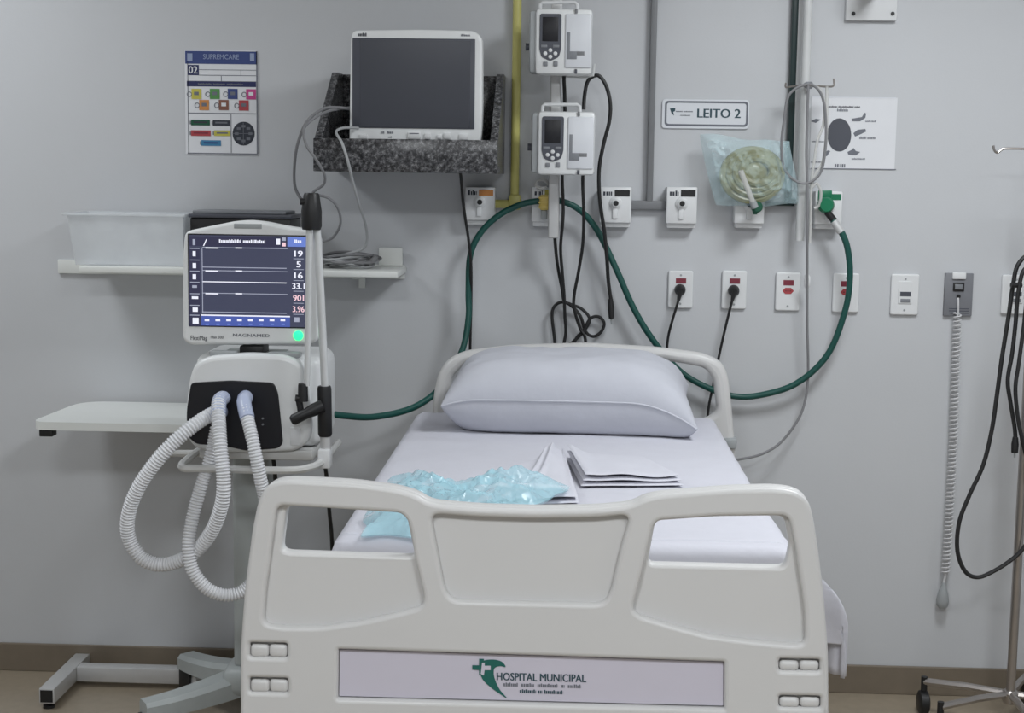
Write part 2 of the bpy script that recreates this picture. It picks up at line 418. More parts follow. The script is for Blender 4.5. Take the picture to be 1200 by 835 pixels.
for sx in (-.335, .335):
    for sy in (-.70, .70):
        c = part('caster', lathe((sx - .02, sy, .065), (sx + .02, sy, .065), [(0, .05), (.12, .065), (.88, .065), (1, .05)]), 'grey_plastic', BED, local=True)
        part('caster_fork', rbox(sx - .03, sx + .03, sy - .02, sy + .02, .135, .20, .006), 'bed_metal', c, local=True)
for sy, pz in ((FY + .03, .71), (HY - .04, .71)):
    for sx in (-.30, .30):
        part('board_bracket', rbox(sx - .03, sx + .03, min(sy, sy), sy + .05, .66, .76, .006), 'bed_metal', BED, local=True)

# mattress, sheet, pillow, linen
ZM = 0.935
MX = -0.008
mt = solo('mattress', rbox(MX - .425, MX + .425, -1.855, -0.34, 0.79, ZM - 0.026, 0.03, 3), 'mattress', 'blue grey mattress under the white sheet on the bed', 'mattress')
def sheet():
    Wd, L0, L1, hang = 0.44, -0.325, -1.885, 0.17
    V, Fs = [], []; NX, NY = 72, 760
    ss = [-(Wd + .10) + (2 * Wd + .10 + .235) * i / NX for i in range(NX + 1)]
    tt = [(L0 - L1 + hang) * j / NY for j in range(NY + 1)]
    Lg = L0 - L1
    def drop(o):
        r = 0.022
        if o <= 0: return 0, 0
        a = min(o / r, math.pi / 2)
        return r * math.sin(a), r * (1 - math.cos(a)) + max(0, o - r * math.pi / 2)
    for t in tt:
        for s in ss:
            ox = max(0, abs(s) - (Wd - .02)); oy = max(0, t - (Lg - .02))
            hx, vx = drop(ox); hy, vy = drop(oy)
            sg = 1 if s > 0 else -1
            x = MX + max(-Wd + .02, min(Wd - .02, s)) + sg * hx
            y = L0 - min(t, Lg - .02) - hy
            z = ZM - max(vx, vy)
            foot = max(0, (t - Lg * 0.55) / (Lg * 0.45))
            if sg > 0 and vx > 0: x += 0.085 * math.sin(min(1, vx / .15) * math.pi / 2) * min(1.1, foot) ** 2 + .006 * math.sin(t * 40) * min(1, vx * 12)
            if vx > 0 and vy > 0: y -= 0.15 * min(vx, vy)
            if ox == 0 and oy == 0:
                z += 0.0035 * noise.noise(Vector((s * 5, t * 4, 3))) + 0.002 * noise.noise(Vector((s * 14, t * 11, 9)))
                z -= 0.020 * max(0, 1 - abs(t - (Lg - .045 + .004 * math.sin(s * 9))) / 0.0065)
            V.append((x, y, z))
    n = NX + 1
    for j in range(NY):
        for i in range(NX):
            Fs.append((j * n + i, j * n + i + 1, (j + 1) * n + i + 1, (j + 1) * n + i))
    return V, Fs
sh = solo('bed_sheet', sheet(), 'linen', 'smooth white bed sheet draped over the mattress', 'sheet', angle=80)
sm = sh.modifiers.new('thick', 'SOLIDIFY'); sm.thickness = 0.003; sm.offset = 1

def pdroop(uu, vv): return 0.065 * max(0, (uu - .45) / .55) ** 2 * (0.55 - 0.45 * vv) + 0.018 * max(0, (-uu - .7) / .3) ** 2 * (0.6 - .4 * vv) + 0.012 * (vv + 1) * .5 * abs(uu) ** 3
def pillow():
    # local: u width, v depth (front to back), thickness
    V, Fs = [], []; N, M = 60, 44
    for side in (1, -1):
        for j in range(M + 1):
            for i in range(N + 1):
                u = -1 + 2 * i / N; v = -1 + 2 * j / M
                uu = math.sin(u * math.pi / 2); vv = math.sin(v * math.pi / 2)
                k = (max(0, 1 - abs(uu) ** 5.5) * max(0, 1 - abs(vv) ** 4.0)) ** 0.5
                pin = 1 - 0.05 * (1 - abs(vv) ** 2) * abs(uu) ** 4
                pinv = 1 - 0.07 * (1 - abs(uu) ** 2) * abs(vv) ** 4
                x = 0.348 * uu * pin; y = 0.222 * vv * pinv
                h = 0.108 * k if side > 0 else 0.125 * k
                h *= 1 + 0.06 * noise.noise(Vector((uu * 2.2, vv * 2.2, side * 3)))
                z = side * h
                if side > 0: z += 0.006 * noise.noise(Vector((uu * 6, vv * 5, 1))) * k
                z -= pdroop(uu, vv)
                V.append((x, y, z))
    n = N + 1; off = n * (M + 1)
    for s in (0, 1):
        for j in range(M):
            for i in range(N):
                q = [j * n + i, j * n + i + 1, (j + 1) * n + i + 1, (j + 1) * n + i]
                Fs.append(tuple(x + off * s for x in (q if s == 0 else q[::-1])))
    return V, Fs
pm = pillow()
PM = Matrix.Translation((0.006, -0.492, 1.040)) @ Matrix.Rotation(R(-1.0), 4, 'Z') @ Matrix.Rotation(R(1.5), 4, 'X')
pw_ = xf(pm, PM)
zmin = ZM + 0.006
pw_ = ([(x, y, max(z, zmin + 0.01 * max(0, (zmin - z)))) for x, y, z in pw_[0]], pw_[1])
pl = solo('pillow', pw_, 'pillowcase', 'plump white pillow leaning against the headboard', 'pillow', angle=80)
seam = []
for i in range(41):
    u = -0.97 + 1.94 * i / 40; uu = math.sin(u * math.pi / 2)
    seam.append(PM @ Vector((0.348 * uu * 0.99, -0.222 * (1 - 0.07 * (1 - uu * uu)) - 0.001, -pdroop(uu, -1))))
part('seam', tube(seam, 0.003, 6), 'pillowcase', pl)

def cloth(c00, c10, c11, c01, z0, th, nx=36, ny=24, amp=0.004, seed=0, hump=None):
    """a folded layer of cloth: four ground corners, closed slab with rounded edge and ripples"""
    V, Fs = [], []
    for side in (0, 1):
        for j in range(ny + 1):
            for i in range(nx + 1):
                u, v = i / nx, j / ny
                a = Vector(c00).lerp(Vector(c10), u); b = Vector(c01).lerp(Vector(c11), u); p = a.lerp(b, v)
                e = min(1, min(u, 1 - u) * nx / 2.0, min(v, 1 - v) * ny / 2.0) ** 0.5
                rip = amp * noise.noise(Vector((p[0] * 9 + seed, p[1] * 9, seed * 2.3)))
                hz = hump(u, v) if hump else 0
                z = z0 + th / 2 + hz + rip * (0.4 + hz * 6) + (th / 2 * e if side else -th / 2 * e)
                V.append((p[0], p[1], max(z, z0)))
    n = nx + 1; off = n * (ny + 1)
    for s in (0, 1):
        for j in range(ny):
            for i in range(nx):
                q = (j * n + i, j * n + i + 1, (j + 1) * n + i + 1, (j + 1) * n + i)
                Fs.append(tuple(x + off * s for x in (q if s else q[::-1])))
    return V, Fs
def G(px, py, z=ZM): q = PZ(px, py, z); return (q.x, q.y)
zb = ZM + 0.006
fl = thing('folded_linen', 'white folded linen with layered edge on the right of the bed', 'linen', (*G(730, 565), zb))
for k in range(3):
    o = 2.5 * k
    part('layer', cloth(G(681 + o, 574 - k), G(801 - o, 573 - k), G(772 - 8 * k, 548), G(664, 540), zb + k * 0.0075, 0.0068, 48, 30, amp=0.002, seed=k,
                        hump=lambda u, v, k=k: (k / 2.0) * (0.008 * math.sin(u * math.pi * 1.3) ** 2 * (1 - v) + 0.020 * math.exp(-(u / .16) ** 2) * (0.35 + .65 * v))), 'linen_fold', fl)
f2 = thing('folded_linen', 'white folded linen with a raised peak beside the blue bag on the bed', 'linen', (*G(635, 575), zb))
for k in range(2):
    part('layer', cloth(G(548 + k * 6, 600 - k), G(679 - k * 2, 594 - k), G(661, 541), G(590 + k * 16, 556 - k * 3), zb + k * 0.0085, 0.008, 60, 40, amp=0.004, seed=5 + k,
                        hump=lambda u, v, k=k: k * (0.030 * math.exp(-((u - .80 + .1 * v) / .22) ** 2) * (0.15 + 0.85 * v ** 1.5) + 0.008 * math.exp(-((u - .45 - .3 * v) / .05) ** 2) + 0.007 * math.exp(-((u - .28 - .3 * v) / .05) ** 2) + 0.009 * math.exp(-((u - .97) / .03) ** 2) * v)), 'linen_fold', f2)

def crumple(corners, z0, hmax, nx, ny, seed, mapf, amp=1.0):
    V, Fs = [], []
    c00, c10, c11, c01 = [Vector(c) for c in corners]
    for side in (0, 1):
        for j in range(ny + 1):
            for i in range(nx + 1):
                u, v = i / nx, j / ny
                p = c00.lerp(c10, u).lerp(c01.lerp(c11, u), v)
                q = Vector((p.x * 7 + seed, p.y * 7, seed))
                p = p + Vector((noise.noise(q), noise.noise(q + Vector((5, 5, 5))))) * 0.05 * amp
                e = min(1, min(u, 1 - u) * 5, min(v, 1 - v) * 5) ** 0.6
                rid = 1 - abs(noise.noise(Vector((p.x * 11, p.y * 9, seed + 1)))) * 2
                rid3 = 1 - abs(noise.noise(Vector((p.x * 55, p.y * 47, seed + 9)))) * 2
                rid2 = 1 - abs(noise.noise(Vector((p.x * 26, p.y * 22, seed + 4)))) * 2
                h = hmax * (0.45 + 0.40 * rid + 0.20 * rid2 + 0.10 * rid3) * e * amp ** 0
                V.append(mapf(p.x, p.y, z0 + (max(0.004, h) if side else 0.001)))
    n = nx + 1; off = n * (ny + 1)
    for s in (0, 1):
        for j in range(ny):
            for i in range(nx):
                q = (j * n + i, j * n + i + 1, (j + 1) * n + i + 1, (j + 1) * n + i)
                Fs.append(tuple(x + off * s for x in (q if s else q[::-1])))
    return V, Fs
zbg = ZM + 0.008
bag = solo('plastic_bag', crumple((G(416, 636), G(585, 640), G(662, 588), G(470, 567)), zbg, 0.058, 120, 90, 2.3, lambda x, y, z: (x, y, z + 0.024 * max(0, min(1, (x - G(530, 600)[0]) / .14)))), 'bag_blue',
           'crumpled light blue plastic bag lying on the bed sheet', 'plastic bag', angle=25)

# ------------------------------------------------------------------ pipes on the wall
def pipe(name, pts, rpx, m, label, y=-0.025, fit=True):
    pp = path(pts, y); r = rpx * U(y)
    t = thing(name, label, 'pipe', pp[0])
    for a, b in zip(pp, pp[1:]):
        part('tube', cyl(a, b, r, 16), m, t)
    for q in pp[1:-1]: part('elbow', lathe(q - Vector((0, 0, r * 1.4)), q + Vector((0, 0, r * 1.4)), [(0, r * 1.15), (.2, r * 1.3), (.8, r * 1.3), (1, r * 1.15)]), m, t)
    return t
pa = P(603, 232, -.025); top = Vector((pa.x, pa.y, H))
t = thing('gas_pipe', 'yellow painted vertical gas pipe beside the granite shelf', 'pipe', pa)
part('tube', cyl(pa, top, 5 * U(0), 16), 'yellow_pipe', t)
pb = P(572, 240, -.025); pa2 = P(603, 239, -.025)
part('tube', cyl(Vector((pb.x, pb.y, pa2.z)), Vector((pa2.x + .01, pa2.y, pa2.z)), 5 * U(0), 16), 'yellow_pipe', t)
part('elbow', rbox(pa2.x - .018, pa2.x + .02, -.045, -.005, pa2.z - .018, pa2.z + .03, .008), 'yellow_pipe', t)
pa = P(761, 238, -.02)
t = thing('electrical_conduit', 'grey vertical conduit with tee between the two black-labelled outlets', 'conduit', pa)
part('tube', rbox(pa.x - .0095, pa.x + .0095, -.03, 0, pa.z, H, .004), 'conduit_grey', t)
r_ = rect(735, 235, 788, 245.5, -.02)
part('tube', rbox(r_[0], r_[1], -.03, 0, r_[2], r_[3], .004), 'conduit_grey', t)
pa = P(924, 240, -.02)
t = thing('electrical_conduit', 'dark green vertical conduit left of the white wall rail', 'conduit', pa)
part('tube', rbox(pa.x - .0105, pa.x + .0085, -.03, 0, pa.z, H, .004), 'green_conduit', t)
r_ = rect(885, 236.5, 931, 241, -.02)
part('tube', rbox(r_[0], r_[1], -.03, 0, r_[2], r_[3], .004), 'green_conduit', t)

# ------------------------------------------------------------------ gas outlet boxes
def outlet_box(x0, y0, x1, y1, strip, label, port='black', words=True):
    yf = -0.058
    a = rect(x0, y0, x1, y1, yf); cx, cz = (a[0] + a[1]) / 2, a[2]
    t = thing('gas_outlet', label, 'gas outlet', (cx, -0.0, cz), group='gas outlet boxes along the wall')
    part('body', rbox(a[0], a[1], yf, 0, a[2], a[3], .004), 'white_plastic', t)
    part('skirt', rbox(a[0] + .004, a[1] - .004, yf * 0.75, 0, a[2] - .014, a[2] + .004, .003), 'white_plastic', t)
    w_, h = a[1] - a[0], a[3] - a[2]
    part('label_strip', box(a[0] + w_ * .46, a[1] - w_ * .06, yf - .001, yf, a[2] + h * .74, a[2] + h * .92), strip, t, smooth=False)
    part('lettering', dash_mesh([(0, 1)], a[0] + w_ * .1, a[0] + w_ * .40, a[2] + h * .76, a[2] + h * .90, yf - .0006), 'ink', t, smooth=False)
    c = Vector((cx, yf, a[2] + h * .55))
    pr = part('port', lathe(c, c + Vector((0, -.018, 0)), [(0, .020), (.3, .019), (.5, .013), (1, .011)]), 'white_plastic', t)
    part('port_hole', lathe(c + Vector((0, -.0175, 0)), c + Vector((0, -.021, 0)), [(0, .0085), (1, .0075)]), 'black', pr)
    part('release_key', rbox(cx - .010, cx + .006, yf - .007, yf + .002, a[2] + h * .12, a[2] + h * .42, .003), 'white_plastic', t)
    return t
outlet_box(545, 219, 580, 258, 'orange', 'white gas outlet with orange label below the granite shelf')
outlet_box(623, 219, 656, 260, 'tag_yellow', 'white gas outlet behind the pump pole with brass connector')
outlet_box(703, 219, 740, 261, 'black', 'white gas outlet with black label left of the grey conduit')
outlet_box(781, 219, 817, 262, 'black', 'white gas outlet with black label right of the grey conduit')
outlet_box(861, 222, 896, 262, 'tag_green', 'white gas outlet below the hanging plastic bag')
outlet_box(955, 224, 987, 263, 'green', 'white gas outlet with green label right of the wall rail')

# green connector on the right outlet
c = P(966, 240, -.06)
t = thing('oxygen_connector', 'round green hose connector plugged into the right outlet', 'connector', c)
part('knob', lathe(c + Vector((0, .0, 0)), c + Vector((0, -.045, 0)), [(0, .017), (.25, .024), (.8, .025), (1, .019)]), 'green', t)
part('collar', rbox(c.x - .020, c.x + .022, -.064, -.056, c.z + .012, c.z + .045, .003), 'green', t)
a, b = P(972, 250, -.09), P(976, 257, -.09)
part('clamp', cyl(a - Vector((.008, 0, -.005)), b + Vector((.004, 0, -.004)), .011, 12), 'black', t)
# brass connector
c = P(638, 238, -.065)
t = thing('gas_connector', 'brass yellow hose connector plugged in beside the pump pole', 'connector', c)
a = rect(632, 228, 645, 246, -.08)
part('valve_body', rbox(a[0], a[1], -.104, -.06, a[2], a[3], .008, 3), 'brass_yellow', t)
for k in range(3):
    zz = a[2] + (a[3] - a[2]) * (.2 + .3 * k)
    part('ridge', rbox(a[0] - .002, a[1] + .002, -.108, -.07, zz - .003, zz + .003, .002), 'brass_yellow', t)
a = rect(634, 246, 641, 257, -.075)
part('stem', rbox(a[0], a[1], -.085, -.06, a[2], a[3], .003), 'grey_plastic', t)

# ------------------------------------------------------------------ sockets
def socket(x0, y0, x1, y1, kind, label):
    yf = -0.012
    a = rect(x0, y0, x1, y1, yf); w_, h = a[1] - a[0], a[3] - a[2]; cx = (a[0] + a[1]) / 2
    t = thing('wall_socket', label, 'socket', (cx, 0, a[2]), group='wall sockets in a row')
    o = fillet([(a[0], a[2]), (a[1], a[2]), (a[1], a[3]), (a[0], a[3])], .008)
    part('plate', plate([o], yf, .012, .004), 'white_plastic', t)
    if kind != 'data':
        part('tag', box(cx - w_ * .20, cx + w_ * .22, yf - .0006, yf, a[2] + h * .66, a[2] + h * .80), 'dark_red', t, smooth=False)
    else:
        part('module', plate([fillet([(cx - w_ * .24, a[2] + h * .28), (cx + w_ * .24, a[2] + h * .28), (cx + w_ * .24, a[2] + h * .82), (cx - w_ * .24, a[2] + h * .82)], .003)], yf - .003, .004, .001), 'white_plastic', t)
        part('tag', box(cx - w_ * .18, cx + w_ * .20, yf - .0036, yf - .003, a[2] + h * .46, a[2] + h * .57), 'dark_grey', t, smooth=False)
        part('jack', rbox(cx - w_ * .16, cx + w_ * .18, yf - .0045, yf - .003, a[2] + h * .31, a[2] + h * .40, .001), 'mid_grey', t)
    for zz in (.88, .12):
        c = Vector((cx, yf, a[2] + h * zz)); part('screw', cyl(c + Vector((0, .001, 0)), c - Vector((0, .0012, 0)), .0035, 10), 'grey_plastic', t)
    if kind == 'red':
        hexo = [(cx + .017 * math.cos(k * math.pi / 3) * 1.05, a[2] + h * .52 + .011 * math.sin(k * math.pi / 3)) for k in range(6)]
        part('outlet', plate([hexo], yf - .0015, .002), 'red', t)
        for dx in (-.007, 0, .007): part('pin_hole', cyl((cx + dx, yf - .0012, a[2] + h * .52), (cx + dx, yf - .002, a[2] + h * .52), .0018, 8), 'black', t)
    return t, cx, a[2] + h * .52
s1 = socket(783, 317, 812, 361, 'plug', 'white socket plate with black plug nearest the bed head')
s2 = socket(846, 317, 875, 362, 'plug', 'white socket plate with black plug, second from the bed head')
socket(909, 319, 938, 364, 'red', 'white socket plate with empty red outlet beside the thin drip line')
socket(976, 320, 1007, 366, 'red', 'white socket plate half hidden behind the green hose')
socket(1044, 321, 1077, 369, 'data', 'white data socket plate with black label between hose and call plate')
socket(1174, 322, 1207, 368, 'data', 'white socket plate behind the black cables at the right edge')
def plug_cord(px, py, pts, label):
    c = P(px, py, -.03)
    t = thing('power_cable', label, 'power cord', c, group='black cords plugged into wall sockets')
    part('plug', lathe(c + Vector((0, .017, 0)), c + Vector((0, -.022, -.004)), [(0, .016), (.3, .018), (.75, .016), (1, .009)]), 'black', t)
    pp = [c + Vector((0, -.018, -.002))] + path(pts)
    part('strain_relief', tube(catmull(pp[:2] , 4), lambda k: .009 - .004 * k, 8), 'black', t)
    part('cord', tube(catmull(pp, 10), .0042, 8), 'black_cable', t)
plug_cord(797, 339, [(795, 352, -.055), (788, 375, -.05), (783, 395, -.04), (781, 420, -.035), (781, 470, -.035), (783, 560, -.03)], 'black cord plugged in nearest the bed, dropping behind the headboard')
plug_cord(860, 340, [(858, 352, -.055), (851, 380, -.05), (843, 415, -.045), (836, 450, -.04), (829, 490, -.04), (826, 570, -.035)], 'black cord plugged into the second socket, passing behind the headboard corner')

# nurse call
a = rect(1107, 320, 1140, 370, -.014); cx = (a[0] + a[1]) / 2
t = thing('call_plate', 'grey nurse call plate on the wall with small button', 'call plate', (cx, 0, a[2]))
part('plate', rbox(a[0], a[1], -.014, 0, a[2], a[3], .002), 'call_grey', t)
r2 = rect(1116, 319, 1132, 327, -.016); part('lamp_lens', rbox(*r2[:2], -.021, -.012, *r2[2:], .003), 'white_plastic', t)
r2 = rect(1117, 331, 1130, 341, -.016); part('button_frame', rbox(*r2[:2], -.018, -.013, *r2[2:], .001), 'black', t)
r2 = rect(1119, 333, 1128, 339, -.018); part('button', rbox(*r2[:2], -.020, -.016, *r2[2:], .001), 'mid_grey', t)
c = P(1123, 347, -.014); part('cord_jack', cyl(c, c - Vector((0, .006, 0)), .006, 12), 'black', t)
for k in range(3):
    r2 = rect(1112, 361 + 2.6 * k, 1135, 362 + 2.6 * k, -.014); part('vent_slot', box(*r2[:2], -.0145, -.014, *r2[2:]), 'dark_grey', t, smooth=False)
A = P(1123, 349, -.022); t = thing('call_pendant', 'coiled pale call cord hanging from the grey plate with pear push', 'call cord', P(1104, 712, -.03))
part('lead', tube(catmull([A, P(1123, 356, -.03), P(1123, 364, -.03), P(1122, 370, -.03)], 6), .003, 8), 'cord_white', t)
ax = catmull(path([(1122, 366), (1120, 430), (1117, 520), (1112, 610), (1108, 672)], -.03), 40)
ax = resample(ax, .0013); hel = []
frs = frames(ax)
for i, (p, (tt_, u, v)) in enumerate(zip(ax, frs)):
    an = i * 2 * math.pi * .0013 / .0135; rr = .0115
    hel.append(p + u * math.cos(an) * rr + v * math.sin(an) * rr)
part('coil', tube(hel, .0026, 5), 'cord_white', t)
part('lead', tube(catmull([ax[-1], P(1107, 678, -.03), P(1105, 686, -.03)], 6), .004, 8), 'cord_white', t)
b = P(1104, 712, -.03); a_ = P(1106, 682, -.03)
part('push_handle', lathe(a_, b, [(0, .005), (.15, .008), (.4, .015), (.7, .0195), (.9, .018), (1, .011)]), 'grey_plastic', t)

# ------------------------------------------------------------------ green oxygen hose
hp = [(976, 258, -.095), (984, 268, -.1), (993, 290, -.1), (996, 325, -.09), (990, 365, -.08), (970, 415, -.07), (935, 448, -.06), (895, 462, -.05), (860, 464, -.045),
      (825, 452, -.05), (795, 433, -.05), (765, 398, -.06), (742, 360, -.06), (722, 315, -.06), (700, 270, -.055), (678, 245, -.07), (655, 235, -.083), (636, 235, -.083), (612, 239, -.083), (585, 252, -.083), (563, 273, -.08),
      (551, 300, -.08), (549, 340, -.08), (549, 372, -.09), (541, 412, -.12), (518, 452, -.18), (485, 477, -.26), (440, 488, -.36), (405, 487, -.46), (385, 484, -.50), (362, 480, -.47)]
t = solo('oxygen_hose', tube(catmull(path(hp), 12), 3.7 * U(0), 10), 'green_hose', 'long dark green hose looping from the right outlet to the ventilator', 'hose')
a, b = P(977, 259, -.095), P(986, 272, -.1)
part('hose_ferrule', tube(catmull([a, b], 4), 4.8 * U(0), 10), 'aluminium', t)

# ------------------------------------------------------------------ info board
t = thing('info_board', 'printed patient board with blue header and colored tags on the wall', 'notice board', P(260, 181, -.003))
a = rect(217, 59, 302, 181, -.004)
part('board', box(a[0], a[1], -.004, 0, a[2], a[3]), 'paper', t, smooth=False)
yb = -.0042
def d(x0, y0, x1, y1, m, name='print_block', k=0): return decal(name, rect(x0, y0, x1, y1, yb), yb - k * .0006, m, t, .0005)
d(217, 60, 301, 75, 'blue', 'header_band'); ptext('lettering', 'SUPREMCARE', 238, 63.5, 280, 69.5, yb - .0012, 'ink_pale', t, .01)
d(219.5, 62.5, 225.5, 71.5, 'ink_pale', 'crest', 1); d(293, 62.5, 298, 71.5, 'ink_pale', 'crest', 1)
d(220, 76, 233, 88, 'navy', 'number_block'); ptext('lettering', '02', 221, 77.5, 231.5, 86, yb - .0012, 'paper', t, .02)
for ln in [(220, 60, 220.8, 180), (300.5, 60, 302, 180), (220, 179.3, 302, 180.5), (233, 81.6, 300, 82.2), (233, 88, 300, 88.7), (219, 95, 300, 95.6), (282, 82, 282.7, 88), (259, 89, 259.7, 95), (220, 132.3, 300, 133.3), (270.5, 133, 271.3, 179)]:
    d(*ln, 'ink_soft', 'rule_line')
d(219, 95.5, 300, 101.5, 'navy', 'header_band'); pdash('lettering', [(0, .3), (.34, .6), (.64, 1)], 232, 97.5, 285, 99.5, yb - .0012, 'ink_soft', t)
def ring(cx, cy, rx, ry, m, y, wd=.28):
    o = [(cx + rx * math.cos(k * math.pi / 10), cy + ry * math.sin(k * math.pi / 10)) for k in range(20)]
    i_ = [(cx + rx * (1 - wd) * math.cos(k * math.pi / 10), cy + ry * (1 - wd) * math.sin(k * math.pi / 10)) for k in range(20)]
    return plate([poly(o, y), poly(i_, y)], y - .0006, .0005)
for (x, y, m) in [(230, 110, 'tag_yellow'), (251.5, 110, 'tag_green'), (272.5, 110, 'blue'), (294, 110.5, 'pink'), (239, 123, 'orange'), (262, 123, 'tag_brown'), (285.5, 123.5, 'red')]:
    d(x - 5.5, y - 6, x + 6, y + 6, m, 'color_tag', 1)
    part('tag_loop', ring(x - 8, y + .3, 3, 3.2, m if m != 'tag_yellow' else 'ink_soft', yb - .0006), 'ink_soft', t, smooth=False)
    d(x - 2.5, y - 2.5, x + 3, y + 1.5, 'paper' if m in ('pink', 'tag_brown') else 'ink_soft', 'tag_symbol', 2)
for (x0, x1, y, m, s) in [(224, 246, 143.5, 'dark_green', 'ink'), (249.5, 269.5, 144, 'ink', 'ink_soft'), (224, 247, 156, 'red', 'dark_red'), (251, 270, 156, 'tag_yellow', 'ink_soft'), (236, 259, 167.5, 'sky_blue', 'blue')]:
    d(x0, y - 3.3, x1, y + 3.3, m, 'color_bar', 1); d(x0 + 3, y - 1.2, x1 - 3, y + .6, s, 'bar_text', 2); d(x0 - 1.5, y - 2, x0 - .3, y + 2, 'ink_soft', 'bar_cap', 1)
o = [(285.5 + 13 * math.cos(k * math.pi / 16), 156.5 + 14 * math.sin(k * math.pi / 16)) for k in range(32)]
part('clock_disc', plate([poly(o, yb)], yb - .0007, .0006), 'ink', t, smooth=False)
for k in range(8):
    an = k * math.pi / 4; cx, cy = 285.5 + 8 * math.cos(an), 156.5 + 8.6 * math.sin(an)
    d(cx - 2.2, cy - 1.5, cx + 2.2, cy + 1.5, 'ink_soft', 'disc_text', 2)
d(285, 143.5, 285.7, 169.5, 'ink_soft', 'disc_line', 3); d(273.5, 156.2, 297.5, 156.8, 'ink_soft', 'disc_line', 3)

# bed sign
t = thing('bed_sign', 'white sign with dark frame reading LEITO 2 above the outlets', 'sign', P(826, 150, -.006))
def rr(x0, y0, x1, y1, r, y):
    a = rect(x0, y0, x1, y1, y); return fillet([(a[0], a[2]), (a[1], a[2]), (a[1], a[3]), (a[0], a[3])], r)
part('backing', plate([rr(775.5, 116.5, 878, 151, .012, -.006)], -.006, .006, .002), 'sign_white', t)
part('frame_line', plate([rr(779, 118.5, 876.5, 148, .012, -.0066), rr(781.3, 120.8, 874.3, 145.6, .008, -.0066)], -.0066, .0006), 'ink_soft', t, smooth=False)
ptext('lettering', 'LEITO 2', 817, 127.5, 868, 138, -.0066, 'ink_green', t, .025)
pdash('lettering', [(0, .4), (.45, 1)], 792, 129.8, 812, 131.2, -.0066, 'ink_soft', t)
pdash('lettering', [(0, 1)], 797, 134.5, 809, 135.6, -.0066, 'ink_soft', t)
o = [(785, 127), (791.5, 126.5), (791, 130), (789, 131), (790, 135.5), (787, 132.5)]
part('logo', plate([poly(o, -.0066)], -.0068, .0004), 'ink_green', t, smooth=False)

# paper notice on the right
t = thing('paper_notice', 'white paper notice with dark oval diagram behind the drip hook', 'notice', P(1005, 198, -.002))
a = rect(950, 114, 1050, 198, -.002); part('paper', box(a[0], a[1], -.002, 0, a[2], a[3]), 'paper', t, smooth=False)
yb = -.0022
d(951, 113.6, 1050, 114.8, 'sign_white', 'tape_edge'); d(950, 197.3, 1050, 198.3, 'ink_soft', 'tape_edge')
o = [(983.5 + 14 * math.cos(k * math.pi / 16), 158 + 19.5 * math.sin(k * math.pi / 16)) for k in range(32)]
part('oval_diagram', plate([poly(o, yb)], yb - .0006, .0005), 'dark_grey', t, smooth=False)
pdash('lettering', [(0, .3), (.33, .8), (.83, 1)], 970, 124, 1008, 126, yb - .0004, 'ink', t)
pdash('lettering', [(0, 1)], 981, 127.5, 994, 130.5, yb - .0004, 'ink_soft', t)
for (x0, y0, x1, y1) in [(1014, 141, 1027, 143), (1007, 160, 1026, 163), (998, 185, 1014, 187), (978, 191, 991, 196), (951, 165, 966, 166.5), (950, 189, 967, 190.5)]:
    pdash('lettering', [(0, .45), (.5, 1)], x0, y0, x1, y1, yb - .0004, 'ink_soft', t)
for (pts) in [[(998, 139), (1004, 138), (1010, 137), (1013, 132), (1015, 133), (1014, 138), (1008, 142), (998, 142)], [(1000, 156), (1005, 152), (1014, 151), (1015, 154), (1009, 157), (1002, 160)],
              [(993, 178), (999, 175), (1000, 173), (1003, 177), (1008, 178), (1003, 182), (994, 181)], [(950, 142), (956, 139), (962, 140), (956, 144)], [(964, 181), (970, 176), (973, 177), (969, 183)]]:
    part('sketch', plate([poly(pts, yb)], yb - .0006, .0005), 'ink_soft', t, smooth=False)

# small mounting plate at the top edge
a = rect(992, -30, 1052, 24, -.02); t = thing('mounting_plate', 'white wall mounting plate with black screws at the top edge', 'bracket', (sum(a[:2]) / 2, 0, a[2]))
part('plate', rbox(a[0], a[1], -.02, 0, a[2], a[3], .003), 'white_plastic', t)
for q in [(1000, 16), (1046, 16), (1000, -22), (1046, -22)]:
    c = P(*q, -.02); part('screw', cyl(c, c - Vector((0, .003, 0)), .006, 12), 'black', t)
a1, b1 = P(1022, -10, -.02), P(1022, -14, -.16)
part('arm', tube([a1, b1, b1 + Vector((0, -.05, .06))], .018, 12), 'grey_plastic', t)

# ------------------------------------------------------------------ granite shelf with monitor
ya = -.44
a = rect(367, 163, 583, 202, ya); gx0, gx1, gz0, gz1 = a
ztop = P(398, 87, -.02).z
t = thing('granite_shelf', 'black and grey speckled granite wall shelf holding the monitor', 'shelf', ((gx0 + gx1) / 2, 0, gz0))
part('front_lip', rbox(gx0, gx1, ya, ya + .022, gz0, gz1, .002), 'granite', t)
part('base_slab', rbox(gx0, gx1, ya + .022, 0, gz0, gz0 + .022, .002), 'granite', t)
for xa in (gx0, gx1 - .022):
    prof = [(ya + .022, gz0 + .022), (0, gz0 + .022), (0, ztop), (-.10, ztop), (ya + .022, gz1)]
    v = [(xa, y, z) for y, z in prof] + [(xa + .022, y, z) for y, z in prof]; n = 5
    part('side_panel', (v, [tuple(range(n))[::-1], tuple(range(n, 2 * n))] + [(k, (k + 1) % n, (k + 1) % n + n, k + n) for k in range(n)]), 'granite', t, smooth=False)
part('back_panel', rbox(gx0 + .022, gx1 - .022, -.02, 0, gz0 + .022, ztop, .002), 'granite', t)
ym = -.34
zf = gz0 + .023
a = rect(410, 36, 565, 166, ym)
t = thing('patient_monitor', 'white patient monitor with dark blank screen on the granite shelf', 'monitor', ((a[0] + a[1]) / 2, ym, zf))
o = poly([(414, 35.5), (490, 34.5), (556, 36), (565, 44), (565, 120), (564, 164), (409, 164), (410, 100), (411, 44)], ym)
